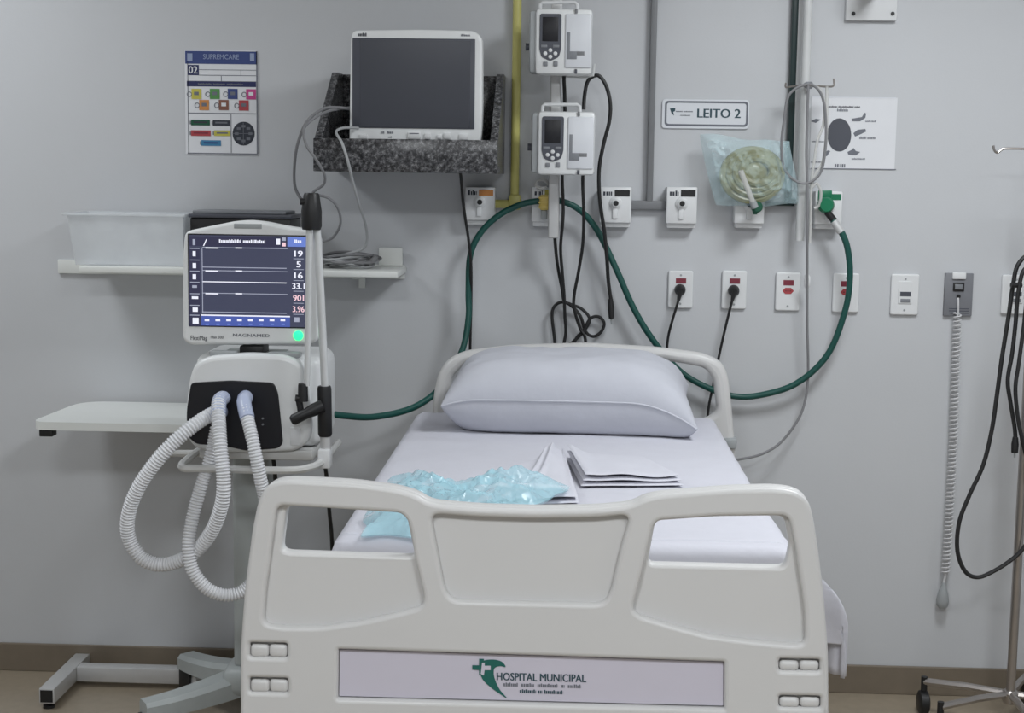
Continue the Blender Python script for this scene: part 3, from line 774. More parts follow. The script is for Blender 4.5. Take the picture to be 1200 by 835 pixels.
hh_ = min(q[1] for q in o); o = [(q[0], zf if q[1] < hh_ + .01 else q[1]) for q in o]
cs = part('casing', plate([fillet(o, .014)], ym, .075, .007, 3), 'white_device', t)
part('rear_housing', rbox(a[0] + .03, a[1] - .03, ym + .074, ym + .20, zf, a[3] - .03, .02, 3), 'grey_plastic', t)
a = rect(413, 45, 556.5, 150.5, ym); part('screen_bezel', rbox(a[0], a[1], ym - .003, ym + .004, a[2], a[3], .002), 'dark_grey', t)
a = rect(422, 47, 551, 149, ym); part('screen', box(a[0], a[1], ym - .0036, ym - .003, a[2], a[3]), 'screen_off', t, smooth=False)
for (x0, y0, x1, y1) in [(421, 157, 431, 163), (478, 155, 493, 163), (497.5, 156, 505, 163), (512, 157.5, 518, 163), (520, 155.5, 528.5, 163), (538, 157, 549, 164)]:
    a = rect(x0, y0, x1, y1, ym); part('button', rbox(a[0], a[1], ym - .006, ym + .002, a[2], a[3], .003), 'white_plastic', t)
a = rect(480, 156, 491, 157, ym); part('button_mark', box(a[0], a[1], ym - .0066, ym - .006, a[2], a[3]), 'ink_soft', t, smooth=False)
pdash('lettering', [(0, 1)], 420, 38.5, 430, 42.5, ym - .0006, 'ink', t); pdash('lettering', [(0, 1)], 540, 40, 551, 42.5, ym - .0006, 'ink_soft', t)
pdash('lettering', [(0, .3), (.5, 1)], 446, 153.5, 461, 156.5, ym - .0006, 'ink_soft', t); pdash('lettering', [(0, 1)], 455, 159.5, 459, 161.5, ym - .0006, 'ink_soft', t)
# monitor leads
def cord(name, pts, r, m, label, cat='cable', group=None, n=8):
    return solo(name, tube(catmull(path(pts), 12), r, n), m, label, cat, group)
cord('monitor_lead', [(412, 128, -.30), (395, 126, -.36), (378, 128, -.40), (360, 142, -.46), (349, 168, -.44), (345, 195, -.38), (346, 220, -.33), (356, 238, -.32)], .0045, 'grey_cable', 'thin grey lead looping from the left of the monitor down behind the ventilator', 'cable')
cord('monitor_lead', [(410, 126, -.28), (385, 130, -.40), (366, 140, -.46), (356, 152, -.475), (359, 170, -.475), (370, 186, -.470), (380, 204, -.45), (379, 216, -.42), (367, 226, -.40), (385, 232, -.40), (396, 244, -.38), (399, 262, -.35), (390, 278, -.31), (376, 285, -.28), (372, 300, -.25)], .004, 'grey_cable', 'thin grey lead with loops hanging below the granite shelf corner', 'cable')
cord('monitor_lead', [(420, 150, -.35), (402, 150, -.395), (394, 155, -.425), (401, 168, -.455), (408, 190, -.46), (414, 215, -.42), (421, 240, -.36), (428, 262, -.28), (430, 282, -.22), (424, 292, -.2), (405, 298, -.2), (400, 303, -.2)], .004, 'pale_cable', 'pale lead hanging over the granite front lip to the cable coil', 'cable')
cord('monitor_power_cable', [(538, 196, -.20), (540, 206, -.20), (543, 240, -.17), (549, 280, -.13), (552, 310, -.10), (552, 360, -.07), (551, 400, -.06), (551, 440, -.05), (551, 520, -.05)], .0045, 'black_cable', 'black cord hanging from the granite shelf down behind the headboard', 'power cord')

# ------------------------------------------------------------------ wall shelf, bin, tray, cable coil
ys = -.26
a = rect(92, 314.5, 466, 322.5, ys)
sx0, sx1, sz0, sz1 = a
sz1 = sz0 + .020
t = thing('wall_shelf', 'long white wall shelf behind the ventilator screen', 'shelf', ((sx0 + sx1) / 2, 0, sz0))
part('board', rbox(sx0, sx1, ys, -.012, sz0, sz1, .004), 'shelf_white', t)
a = rect(68, 314, 474, 327, -.01); part('wall_rail', rbox(a[0], a[1], -.012, 0, sz0 - .02, sz1 + .004, .002), 'shelf_white', t)
a = rect(444, 290, 472, 318, -.02); part('end_plate', rbox(a[0], a[1], -.024, -.012, sz1 + .001, a[3], .004), 'shelf_white', t)
for px in (300, 420):
    c = P(px, 320, -.1).x; part('bracket', join(box(c - .01, c + .01, -.16, -.012, sz0 - .012, sz0), box(c - .01, c + .01, -.022, -.012, sz0 - .05, sz0 - .012)), 'shelf_white', t, smooth=False)
# bin
yb0, yb1 = -.235, -.03
at = rect(75, 250, 216, 252, yb0); ab = rect(86, 310, 213, 312, yb0)
zt = at[3]; zb_ = sz1 + .001
def tray(xa, xb, xa2, xb2, ya, yb, ya2, yb2, z0, z1, th):
    V = []
    for (p, q, r, s, z) in [(xa, xb, ya, yb, z0), (xa2, xb2, ya2, yb2, z1), (xa2 + th, xb2 - th, ya2 + th, yb2 - th, z1), (xa + th, xb - th, ya + th, yb - th, z0 + th)]:
        V += [(p, r, z), (q, r, z), (q, s, z), (p, s, z)]
    Fs = [(3, 2, 1, 0), (12, 13, 14, 15)]
    for k in range(3):
        for i in range(4): Fs.append((k * 4 + i, k * 4 + (i + 1) % 4, k * 4 + 4 + (i + 1) % 4, k * 4 + 4 + i))
    return V, Fs
t = thing('storage_bin', 'translucent plastic bin on the left end of the wall shelf', 'bin', ((ab[0] + ab[1]) / 2, -.13, zb_))
part('tub', tray(ab[0], ab[1], at[0] + .008, at[1] - .004, yb0 + .02, yb1 - .01, yb0, yb1, zb_, zt, .003), 'bin_clear', t, smooth=False)
xr0, xr1 = at[0] - .004, at[1] + .004
part('rim', join(rbox(xr0, xr1, yb0 - .01, yb0, zt - .008, zt, .002), rbox(xr0, xr1, yb1, yb1 + .01, zt - .008, zt, .002), rbox(xr0, at[0] + .006, yb0, yb1, zt - .008, zt, .002), rbox(at[1] - .003, xr1, yb0, yb1, zt - .008, zt, .002)), 'bin_clear', t)
# dark tray stack behind the ventilator screen
a = rect(226, 250, 346, 262, -.17)
t = thing('instrument_case', 'dark flat case on the wall shelf above the ventilator screen', 'case', ((a[0] + a[1]) / 2, -.12, sz1 + .001))
part('body', rbox(a[0] + .004, a[1] - .004, -.22, -.05, sz1 + .001, a[3] - .014, .004), 'black', t)
part('lid', rbox(a[0], a[1], -.225, -.045, a[3] - .013, a[3] - .001, .003), 'dark_grey', t)
part('lid_edge', rbox(a[0] + .01, a[1] - .02, -.215, -.06, a[3] - .001, a[3] + .009, .003), 'mid_grey', t)
# cable coil
t = thing('cable_coil', 'tangled grey monitor cables coiled on the right end of the wall shelf', 'cable', (P(410, 312, -.15).x, -.14, sz1))
rnd = random.Random(3); cx = P(408, 310, -.15).x
for k in range(8):
    pts = []; ph = rnd.random() * 6; rx = .055 + rnd.random() * .035; ry = .05 + rnd.random() * .03; zz = sz1 + .006 + .007 * (k % 5); ox = (rnd.random() - .5) * .03
    for j in range(12):
        an = ph + j * 2 * math.pi / 12
        pts.append((cx + ox + rx * math.cos(an), -.14 + ry * math.sin(an), zz + .006 * (1 + math.sin(an * 2 + k))))
    part('loop', tube(catmull(pts, 5, True) + [Vector(pts[0])], .0042, 6), 'grey_cable' if k % 3 else 'pale_cable', t)
part('connector', tube(path([(427, 309, -.17), (436, 306, -.18), (441, 300, -.18)]), [.006, .009, .008], 8), 'grey_cable', t)

# ------------------------------------------------------------------ overbed table
zt = 0.905; fy = -.44
lx_ = P(36, 497, fy).x; rx_ = P(325, 497, fy).x
t = thing('overbed_table', 'white overbed table standing against the wall left of the ventilator', 'table', ((lx_ + rx_) / 2, -.25, 0))
o = fillet([(lx_, fy), (rx_, fy), (rx_, -.03), (lx_ + .02, -.03)], [.05, .02, .02, .10], 6)
n = len(o); v = [(x, y, zt - .024) for x, y in o] + [(x, y, zt) for x, y in o]
part('tabletop', (v, [tuple(range(n))[::-1], tuple(range(n, 2 * n))] + [(k, (k + 1) % n, (k + 1) % n + n, k + n) for k in range(n)]), 'table_white', t)
part('under_bracket', rbox(lx_ + .02, lx_ + .06, fy + .01, fy + .05, zt - .046, zt - .025, .003), 'black', t)
part('under_rail', rbox(lx_ + .03, rx_ - .02, -.26, -.22, zt - .05, zt - .025, .003), 'table_white', t)
f0 = P(53, 817, -.26); f1 = P(107, 770, -.02)
fz = .052
fx0 = P(53, 819, -.24).x
fx0 = -1.575
part('foot_tube', rbox(fx0 - .024, fx0 + .024, -.355, -.014, .018, .066, .003), 'aluminium', t)
part('end_cap', box(fx0 - .019, fx0 + .019, -.357, -.354, .023, .061), 'black', t, smooth=False)
part('leveling_foot', lathe((fx0, -.335, 0), (fx0, -.335, .018), [(0, .018), (.5, .018), (.6, .008), (1, .008)]), 'black', t)
part('leveling_foot', lathe((fx0, -.03, 0), (fx0, -.03, .018), [(0, .018), (.5, .018), (.6, .008), (1, .008)]), 'black', t)
cxr = P(290, 790, -.13).x
part('cross_tube', rbox(fx0 + .024, cxr, -.150, -.102, .018, .066, .003), 'aluminium', t)
part('foot_tube', rbox(cxr, cxr + .048, -.25, -.014, .018, .066, .003), 'aluminium', t)
part('leveling_foot', lathe((cxr + .024, -.235, 0), (cxr + .024, -.235, .018), [(0, .018), (.5, .018), (.6, .008), (1, .008)]), 'black', t)
part('column', rbox(cxr + .004, cxr + .044, -.148, -.104, .066, zt - .05, .003), 'aluminium', t)
part('column_head', rbox(cxr - .2, cxr + .044, -.148, -.104, zt - .05, zt - .026, .003), 'aluminium', t)

# ------------------------------------------------------------------ ventilator on its cart
vx = -.885
V_ = thing('ventilator', 'white lung ventilator with lit screen on a wheeled cart', 'ventilator', (vx, -.5, 0))
yS = -.72
scr = fillet(poly([(221, 270), (250, 264), (275, 259), (292, 258), (310, 260), (335, 265), (368, 270), (374, 280), (374, 396), (366, 403), (222, 404), (214, 398), (214, 300), (216, 274)], yS), .012)
su = part('screen_unit', plate([scr], yS, .06, .009, 3), 'white_device', V_)
a = rect(274, 262, 307, 268, yS); part('grip_recess', rbox(a[0], a[1], yS - .001, yS + .003, a[2], a[3], .003), 'grey_plastic', su)
def vd(name, x0, y0, x1, y1, m, k=0):
    a = rect(x0, y0, x1, y1, yS); return part(name, box(a[0], a[1], yS - .0012 - .0004 * (k + 1), yS - .0012 - .0004 * k, a[2], a[3]), m, su, smooth=False)
def vt(body, x0, y0, x1, y1, m, k=3, bold=.0):
    a = rect(x0, y0, x1, y1, yS); return part('screen_text', text_mesh(body, *a, yS - .0012 - .0004 * k, bold), m, su, smooth=False)
a = rect(220.5, 274.5, 360.5, 383.5, yS); part('screen_bezel', rbox(a[0], a[1], yS - .0012, yS + .003, a[2], a[3], .001), 'black_gloss', su)
vd('display', 222, 276, 359.5, 382, 'screen_on')
vd('screen_strip', 222, 277.5, 359.5, 289, 'ui_dark', 1); vd('screen_strip', 337, 277.5, 359.5, 289, 'ui_blue', 2)
a = rect(257, 280.5, 311, 284.5, yS); part('screen_text', dash_mesh([(0, .48), (.52, 1)], *a, yS - .0026), 'ui_white', su, smooth=False)
vd('screen_icon', 324, 279.5, 328.5, 286.5, 'ui_white', 2); vd('screen_icon', 331, 278, 335, 282, 'ui_line', 2); vd('screen_icon', 331, 284, 335, 288.5, 'ui_pink', 2)
a = rect(345, 280.5, 354, 284.5, yS); part('screen_text', dash_mesh([(0, 1)], *a, yS - .0032), 'ui_white', su, smooth=False)
vt('/', 238, 280, 243, 288, 'ui_white'); vd('screen_icon', 226, 280, 229, 287, 'ui_line', 2)
vd('screen_strip', 222, 290, 234.5, 382, 'ui_dark', 1)
for i, y in enumerate([290.5, 304, 317, 330, 343.5, 357, 368.5]):
    vd('screen_rule', 223, y, 234, y + .9, 'ui_line', 2)
for (x0, y0, x1, y1) in [(226, 294, 229.5, 300), (226, 308, 230, 314), (226, 321, 230, 327), (225.5, 334, 231, 337), (225, 347, 232.5, 350), (226, 360, 232, 365), (226, 372, 233, 379)]:
    vd('screen_icon', x0, y0, x1, y1, 'ui_white' if y0 != 334 else 'ui_line', 2)
for y, x1, m, h in [(290, 337, 'ui_line', .8), (313, 336, 'ui_line', .9), (317, 337, 'ui_line', .8), (330, 336, 'ui_white', 1.1), (343.5, 337, 'ui_line', .8), (365.5, 336, 'ui_line', .9)]:
    vd('screen_trace', 237, y, x1, y + h, m, 2)
for y in (289.6, 316.6, 343.2):
    vd('screen_label', 241, y, 256, y + 1.4, 'ui_white', 3); vd('screen_label', 276, y, 284, y + 1.4, 'ui_white', 3)
vd('screen_trace', 237, 291, 237.8, 366, 'ui_line', 2)
for body, x0, x1, y, m in [('19', 345, 355, 293.5, 'ui_white'), ('5', 347.5, 353, 306, 'ui_white'), ('16', 345, 355, 319, 'ui_white'), ('33.1', 342.5, 357.5, 331.5, 'ui_white'), ('901', 343.5, 356.5, 345.5, 'ui_pink'), ('3.96', 343, 357, 358.5, 'ui_pink')]:
    vt(body, x0, y, x1, y + 7, m, 3, .03)
    vd('screen_rule', 344, y + 9.2, 356, y + 9.9, 'ui_line', 2)
vd('screen_strip', 236, 370, 340, 382, 'ui_blue_deep', 1); vd('screen_rule', 236, 369, 340, 370.5, 'ui_white', 2)
for i in range(8):
    vd('screen_icon', 240 + 12.7 * i, 373.5, 245.5 + 12.7 * i, 376, 'ui_white', 2); vd('screen_icon', 241 + 12.7 * i, 379, 245 + 12.7 * i, 380.5, 'ui_blue', 2)
vd('screen_icon', 345, 371.5, 351, 377, 'ui_line', 2)
a = rect(223.5, 393, 243, 400, yS); part('lettering', text_mesh('FlexiMag', *a, yS - .0004, .008), 'ink', su, smooth=False)
a = rect(247, 393, 262, 396.5, yS); part('lettering', text_mesh('Max 300', *a, yS - .0004, .008), 'ink', su, smooth=False)
a = rect(273, 391, 316, 394.5, yS); part('lettering', text_mesh('MAGNAMED', *a, yS - .0004, .02), 'ink_soft', su, smooth=False)
c = P(349.5, 393, yS); part('status_lamp', lathe(c, c - Vector((0, .005, 0)), [(0, .0135), (.6, .0125), (1, .008)]), 'led_green', su, label='glowing green status lamp')
# neck
a = rect(284, 403, 312, 416, -.66); part('neck', rbox(a[0], a[1], -.70, -.62, a[2], a[3], .006), 'black', V_)
a = rect(262, 411, 336, 418, -.64); part('neck_collar', rbox(a[0], a[1], -.70, -.58, a[2], a[3], .01, 3), 'base_grey', V_)
# body
yB = -.76
bo = fillet(poly([(218, 470), (222, 440), (229, 424), (246, 417), (290, 414), (334, 416), (352, 424), (358, 440), (366, 500), (362, 518), (345, 529), (290, 531), (240, 529), (222, 521), (217, 495)], yB), .02)
bd = part('body', plate([bo], yB, .05, .014, 3), 'white_device', V_)
zmin_b = min(q[1] for q in bo); zmax_b = max(q[1] for q in bo); bx0 = min(q[0] for q in bo); bx1 = max(q[0] for q in bo)
for (xa, xb) in ((243, 275), (312, 350)):
    a = rect(xa, 415, xb, 423, yB)
    part('top_recess', rbox(a[0], a[1], yB + .02, yB + .05, zmax_b - .012, zmax_b + .003, .004), 'grey_plastic', V_)
part('rear_case', rbox(bx0 + .012, bx1 + .02, yB + .045, -.46, zmin_b + .01, zmax_b - .008, .035, 4), 'white_device', V_)
fp = part('front_panel', plate([fillet(poly([(224, 448), (270, 445.5), (321, 448), (326, 460), (332, 519), (326, 525), (290, 528), (262, 522), (230, 520), (219, 510), (219, 480)], yB), .012)], yB - .004, .012, .003), 'black_gloss', V_)
for q in [(262, 466), (288, 465), (259, 482)]:
    c = P(*q, yB - .004); pt = part('port', lathe(c, c - Vector((0, .03, 0)), [(0, .019), (.8, .018), (1, .016)]), 'hose_blue', fp)
for q in [(308, 490), (308, 497)]:
    c = P(*q, yB - .004); part('port_mark', cyl(c, c - Vector((0, .002, 0)), .003, 8), 'mid_grey', fp)
a = rect(340, 500, 352, 522, yB); part('side_latch', rbox(a[0], a[1], yB - .004, yB + .006, a[2], a[3], .004), 'white_plastic', V_)
# cart shelf, rail, column
part('cart_shelf', rbox(bx0 + .03, bx1, -.74, -.455, zmin_b - .022, zmin_b + .008, .008), 'bed_metal', V_)
yr = -.86
rz = P(290, 549, yr).z
pL = P(203, 545, -.78); pR = P(376, 541, -.80)
rail = [Vector((pL.x + .03, -.50, rz)), Vector((pL.x + .03, -.74, rz)), Vector((pL.x + .045, yr, rz)), Vector((pL.x + .10, yr - .01, rz)), Vector((pR.x - .08, yr - .01, rz)), Vector((pR.x - .02, yr + .005, rz + .006)), Vector((pR.x, -.79, rz + .01)), Vector((pR.x, -.50, rz + .01))]
part('hand_rail', tube(catmull(rail, 6), .0105, 8), 'bed_metal', V_)
pl1, pl2 = P(188, 531, -.62), P(376, 531, -.62)
part('shelf_rail', tube([Vector((pl1.x, -.62, pl1.z)), Vector((pl2.x, -.62, pl2.z))], .010, 8), 'bed_metal', V_)
part('shelf_rail', rbox(pl1.x - .01, pl1.x + .02, -.66, -.50, pl1.z - .02, pl1.z + .012, .004), 'bed_metal', V_)
cx0, cx1 = P(278, 680, -.45).x, P(320, 680, -.45).x
cc = (cx0 + cx1) / 2
part('column', rbox(cx0, cx1, -.51, -.39, .20, zmin_b - .02, .015, 3), 'base_grey', V_)
# base legs and casters
tips = [(P(168, 838, -.64).x, -.64, 105), (P(219, 775, -.20).x, -.20, 100), (2 * cc - P(168, 838, -.64).x, -.64, 100), (2 * cc - P(219, 775, -.20).x, -.20, 100)]
part('base_hub', rbox(cc - .085, cc + .085, -.54, -.36, .115, .205, .03, 3), 'base_grey', V_)
def leg(a, b, w0, w1, h0, h1):
    V, Fs = [], []; N = 12; a, b = Vector(a), Vector(b)
    dxy = Vector((b.x - a.x, b.y - a.y, 0)).normalized(); sd = Vector((-dxy.y, dxy.x, 0))
    for i in range(N + 1):
        s = i / N; p = a.lerp(b, s); p.z = a.z + (b.z - a.z) * (1 - (1 - s) ** 1.8)
        wd = w0 + (w1 - w0) * s; hh = h0 + (h1 - h0) * s
        for (u, v) in [(-1, -.5), (-1, .25), (-.7, .5), (.7, .5), (1, .25), (1, -.5)]: V.append(tuple(p + sd * wd * u + Vector((0, 0, v * hh))))
    n = 6
    for i in range(N):
        for k in range(n): Fs.append((i * n + k, i * n + (k + 1) % n, (i + 1) * n + (k + 1) % n, (i + 1) * n + k))
    Fs += [tuple(range(n))[::-1], tuple(N * n + k for k in range(n))]
    return V, Fs
for (tx, ty, _) in tips:
    lg = part('base_leg', leg((cc, -.45, .165), (tx, ty, .118), .05, .034, .07, .045), 'base_grey', V_)
    dr = Vector((tx - cc, ty + .45, 0)).normalized(); sd = Vector((-dr.y, dr.x, 0)); c = Vector((tx, ty, .052)) - dr * .02
    part('caster_wheel', lathe(c - sd * .013, c + sd * .013, [(0, .040), (.15, .050), (.85, .050), (1, .040)]), 'white_plastic', lg)
    M_ = Matrix.Translation(c) @ Matrix.Rotation(math.atan2(sd.y, sd.x), 4, 'Z')
    part('caster_fork', xf(join(rbox(-.025, -.016, -.03, .03, -.03, .042, .004), rbox(.016, .025, -.03, .03, -.03, .042, .004), rbox(-.025, .025, -.03, .03, .038, .050, .004)), M_), 'black', lg)
# support arm for the hoses
yA = -.80
sa = part('support_arm', join(tube(path([(362.5, 262), (361.5, 360), (359.5, 452)], yA), .0082, 10), tube(path([(371, 262), (376, 350), (381, 456)], yA + .02), .0105, 10)), 'tube_white', V_)
a, b = P(365, 226, yA + .01), P(365, 269, yA + .01)
part('top_joint', lathe(a, b, [(0, .018), (.06, .021), (.5, .027), (.9, .027), (1, .024)]), 'black', sa)
a, b = P(352, 236, yA), P(362, 236, yA); part('joint_lever', cyl(a, b, .009, 10), 'black', sa)
a, b = P(380, 452, yA + .02), P(381, 511, yA + .02); part('lower_joint', lathe(a, b, [(0, .017), (.05, .019), (.95, .019), (1, .016)]), 'black', sa)
a, b = P(341, 493, yA - .03), P(378, 475, yA); part('clamp_lever', lathe(a, b, [(0, .010), (.08, .015), (.5, .014), (.7, .017), (1, .017)]), 'black', sa)
a, b = P(355, 449, yA), P(355, 470, yA); part('hose_clip', lathe(a, b, [(0, .012), (.1, .013), (1, .014)]), 'black', sa)
a, b = P(346, 466, yA - .005), P(356, 467, yA); part('hose_clip', cyl(a, b, .009, 10), 'black', sa)
part('hose_clip', tube(path([(350, 467), (352, 478), (353, 487)], yA), .009, 10), 'black', sa)
a, b = P(381, 509, yA + .02), P(382, 527, yA + .02); part('post', cyl(a, b, .014, 12), 'aluminium', sa)
a = rect(374, 525, 388, 547, yA + .02); part('rail_clamp', rbox(a[0], a[1], yA - .005, yA + .045, a[2], a[3], .004), 'white_plastic', sa)
# breathing hoses
yh = -.80
hz = thing('breathing_circuit', 'pale corrugated breathing hoses looping from the ventilator front', 'hose', P(220, 690, -.86))
c1, c2, c3 = (yB - .026 for _ in range(3))
h1 = [(261, 466, yB - .03), (257, 470, yB - .065), (256, 485, yB - .10), (258, 520, -.90), (262, 560, -.915), (260, 590, -.91), (248, 622, -.89), (226, 648, -.87), (195, 661, -.86), (168, 655, -.86), (151, 630, -.865), (151, 600, -.88), (165, 566, -.89), (192, 530, -.89), (222, 502, -.87), (246, 486, -.83), (258, 482, yB - .034)]
part('hose', corrugated(path(h1), .0180), 'hose_clear', hz)
h2 = [(254, 500, -.845), (250, 522, -.85), (244, 545, -.855), (234, 575, -.86), (225, 610, -.87), (221, 640, -.885), (226, 668, -.89), (244, 690, -.885), (268, 697, -.87), (290, 688, -.86), (306, 662, -.86), (312, 628, -.865), (311, 590, -.87), (304, 555, -.885), (297, 520, -.885), (290, 490, -.86), (286, 472, yB - .065), (288, 466, yB - .03)]
part('hose', corrugated(path(h2), .0165), 'hose_clear', hz)
for q in (h1[:3], h1[-2:], h2[-3:]):
    part('hose_cuff', tube(catmull(path(q), 8), .0195, 14), 'hose_blue', hz)
# cords below the ventilator
cord('ventilator_cable', [(381, 546, -.76), (383, 562, -.74), (386, 600, -.70), (389, 635, -.64), (390, 700, -.58), (384, 780, -.53), (372, 860, -.50)], .0055, 'black_cable', 'black cord hanging under the ventilator rail clamp beside the bed', 'power cord')
cord('ventilator_cable', [(320, 536, -.60), (322, 552, -.60), (323, 580, -.585), (324, 680, -.57), (324, 800, -.56)], .006, 'black_cable', 'short black cord hanging under the middle of the ventilator shelf', 'power cord')

# ------------------------------------------------------------------ infusion pumps on the wall pole
yp = -.112
pz0 = P(651, 279, yp).z; pxm = P(650.5, 150, yp).x
t = thing('pump_pole', 'light grey vertical wall pole carrying the two infusion pumps', 'pole', (pxm, 0, pz0))
part('tube', rbox(pxm - .0165, pxm + .0165, yp - .012, yp + .012, pz0, 2.45, .005, 3), 'aluminium', t)
for zz in (2.38, 1.60):
    part('wall_bracket', rbox(pxm - .012, pxm + .012, yp + .012, 0, zz, zz + .03, .003), 'aluminium', t)
def pump(x0, y0, x1, y1, label):
    yf = -.235
    a = rect(x0, y0, x1, y1, yf); w_, h = a[1] - a[0], a[3] - a[2]
    t = thing('infusion_pump', label, 'infusion pump', ((a[0] + a[1]) / 2, yf + .08, a[2]), group='infusion pumps on the wall pole')
    X = lambda u: a[0] + u * w_; Z = lambda v: a[3] - v * h
    def pr(name, u0, v0, u1, v1, y0_, y1_, m, r=.002, par=t): return part(name, rbox(X(u0), X(u1), y0_, y1_, Z(v1), Z(v0), r, 2), m, par)
    pr('side_case', .0, .02, .5, .975, yf + .012, yf + .100, 'pump_side', .010)
    pr('front_case', .10, .0, 1, 1, yf, yf + .09, 'white_device', .011)
    o = fillet([(X(.165), Z(.08)), (X(.51), Z(.08)), (X(.51), Z(.62)), (X(.475), Z(.74)), (X(.34), Z(.80)), (X(.20), Z(.74)), (X(.165), Z(.62))], .007)
    kp = part('keypad', plate([o], yf - .0025, .004, .001), 'dark_grey', t)
    pr('display', .21, .13, .46, .50, yf - .0032, yf - .0024, 'black_gloss', .0005, kp)
    for u, v in [(.34, .635), (.26, .685), (.42, .685), (.34, .735)]:
        c = Vector((X(u), yf - .002, Z(v))); part('key', lathe(c, c - Vector((0, .004, 0)), [(0, .0062), (.6, .006), (1, .004)], 10), 'white_plastic', kp)
    pr('soft_key', .19, .555, .29, .595, yf - .0045, yf - .002, 'mid_grey', .001, kp); pr('soft_key', .38, .555, .48, .595, yf - .0045, yf - .002, 'mid_grey', .001, kp)
    pr('key', .23, .81, .30, .88, yf - .004, yf + .001, 'mid_grey', .002); pr('key', .39, .80, .46, .88, yf - .004, yf + .001, 'mid_grey', .002)
    dr = pr('door', .575, .08, .985, .90, yf - .006, yf + .002, 'sign_white', .004)
    pr('door_mark', .60, .36, .65, .77, yf - .0068, yf - .0058, 'mid_grey', .0003, dr); pr('door_mark', .65, .65, .76, .77, yf - .0068, yf - .0058, 'mid_grey', .0003, dr); pr('door_mark', .76, .65, .88, .71, yf - .0068, yf - .0058, 'conduit_grey', .0003, dr)
    pr('door_latch', .72, .0, .76, .07, yf - .004, yf + .002, 'conduit_grey', .001); pr('door_latch', .73, .92, .77, .99, yf - .004, yf + .002, 'dark_grey', .001)
    hp_ = [(X(.16), yf + .05, Z(.01)), (X(.165), yf + .05, Z(-.09)), (X(.20), yf + .05, Z(-.12)), (X(.72), yf + .05, Z(-.12)), (X(.755), yf + .05, Z(-.09)), (X(.76), yf + .05, Z(.01))]
    part('handle', tube(hp_, .0055, 8), 'white_plastic', t)
    c = Vector((X(.0), yf + .06, Z(.56))); part('side_knob', cyl(c, c - Vector((.012, 0, 0)), .011, 12), 'dark_grey', t)
    pr('pole_clamp', .30, .35, .55, .65, yf + .088, yp - .0125, 'pump_side', .004)
    return t
pump(620, 10, 694, 87, 'upper white infusion pump on the wall pole beside the yellow pipe')
pump(622.5, 130.5, 697, 205, 'lower white infusion pump on the wall pole above the brass connector')
c = P(686, 88, -.1); a_ = P(655, 90, yp)
t = thing('cable_hook', 'small white hook under the upper pump holding a looped cable', 'hook', a_)
hk = [Vector((pxm + .017, yp, c.z - .004)), Vector((c.x, yp - .03, c.z - .008)), Vector((c.x + .022, yp - .04, c.z - .004)), Vector((c.x + .026, yp - .04, c.z + .03))]
part('rod', tube(hk, .0045, 8), 'tube_white', t)
cy = -.105
cord('pump_cable', [(661, 84, -.16), (661, 95, -.15), (661.5, 105, -.135), (662, 125, -.12), (662, 150, -.115)], .0055, 'black_cable', 'short black cord running between the two infusion pumps', 'power cord')
cord('pump_cable', [(684, 128, -.11), (685, 112, cy), (688, 97, cy), (694, 90, cy), (702, 89, cy), (710, 100, cy), (715, 120, cy), (714, 142, cy), (707, 170, cy), (702, 200, cy), (703, 235, -.10), (708, 270, -.085), (711, 300, -.075), (713, 330, -.06), (716, 352, -.05)], .0058, 'black_cable', 'black cord looped over the hook and hanging straight down with free plug', 'power cord')
o = bpy.data.objects['pump_cable.001']
part('plug', tube(path([(715.5, 350), (716, 360), (716.5, 373)], -.05), [.0075, .010, .0085], 10), 'black', o)
part('plug_pin', tube(path([(716.5, 372), (717, 380)], -.05), .0035, 6), 'grey_plastic', o)
cord('pump_cable', [(659, 203, -.17), (659, 215, -.14), (660, 240, -.125), (659.5, 260, -.12), (657, 290, -.09), (659, 320, -.07), (661, 345, -.06), (662, 370, -.05), (663, 390, -.045), (660, 410, -.045), (656, 470, -.045)], .005, 'black_cable', 'black cord from the lower pump running along the pole to the tangle', 'power cord')
cord('pump_cable', [(683, 204, -.17), (683, 220, -.15), (684, 250, -.13), (683, 285, -.10), (678, 318, -.08), (673, 345, -.065), (673, 362, -.06), (680, 385, -.05), (686, 398, -.05), (687, 440, -.045)], .005, 'black_cable', 'black cord from the lower pump right side bending toward the tangle', 'power cord')
cord('pump_cable', [(650, 276, -.105), (652, 300, -.08), (655, 320, -.05), (659, 340, -.045), (661, 352, -.03), (668, 356, -.03), (682, 362, -.03), (691, 374, -.03), (684, 388, -.03), (672, 400, -.03), (660, 412, -.03), (650, 460, -.03)], .005, 'black_cable', 'black cord leaving the pole end and crossing the tangle', 'power cord')
cord('pump_cable', [(652, 440, -.035), (650, 400, -.035), (647, 372, -.035), (649, 360, -.035), (657, 354, -.035), (668, 357, -.038), (680, 370, -.04), (686, 388, -.035), (695, 394, -.03), (704, 389, -.03), (708, 379, -.03), (702, 371, -.03), (692, 373, -.035), (683, 388, -.04), (673, 402, -.042), (665, 450, -.042)], .005, 'black_cable', 'black cord tied in loops just above the headboard', 'power cord')
# small clear coil beside the brass connector
pts = []
for k in range(46):
    an = k * .55; pts.append((636 + 7 * math.cos(an) - k * .05, 214 + 5 * math.sin(an) + k * .05, -.09))
solo('clear_line_coil', tube(catmull(path(pts), 3), .0018, 6), 'clear_tube', 'thin clear line coiled under the lower infusion pump', 'tubing')

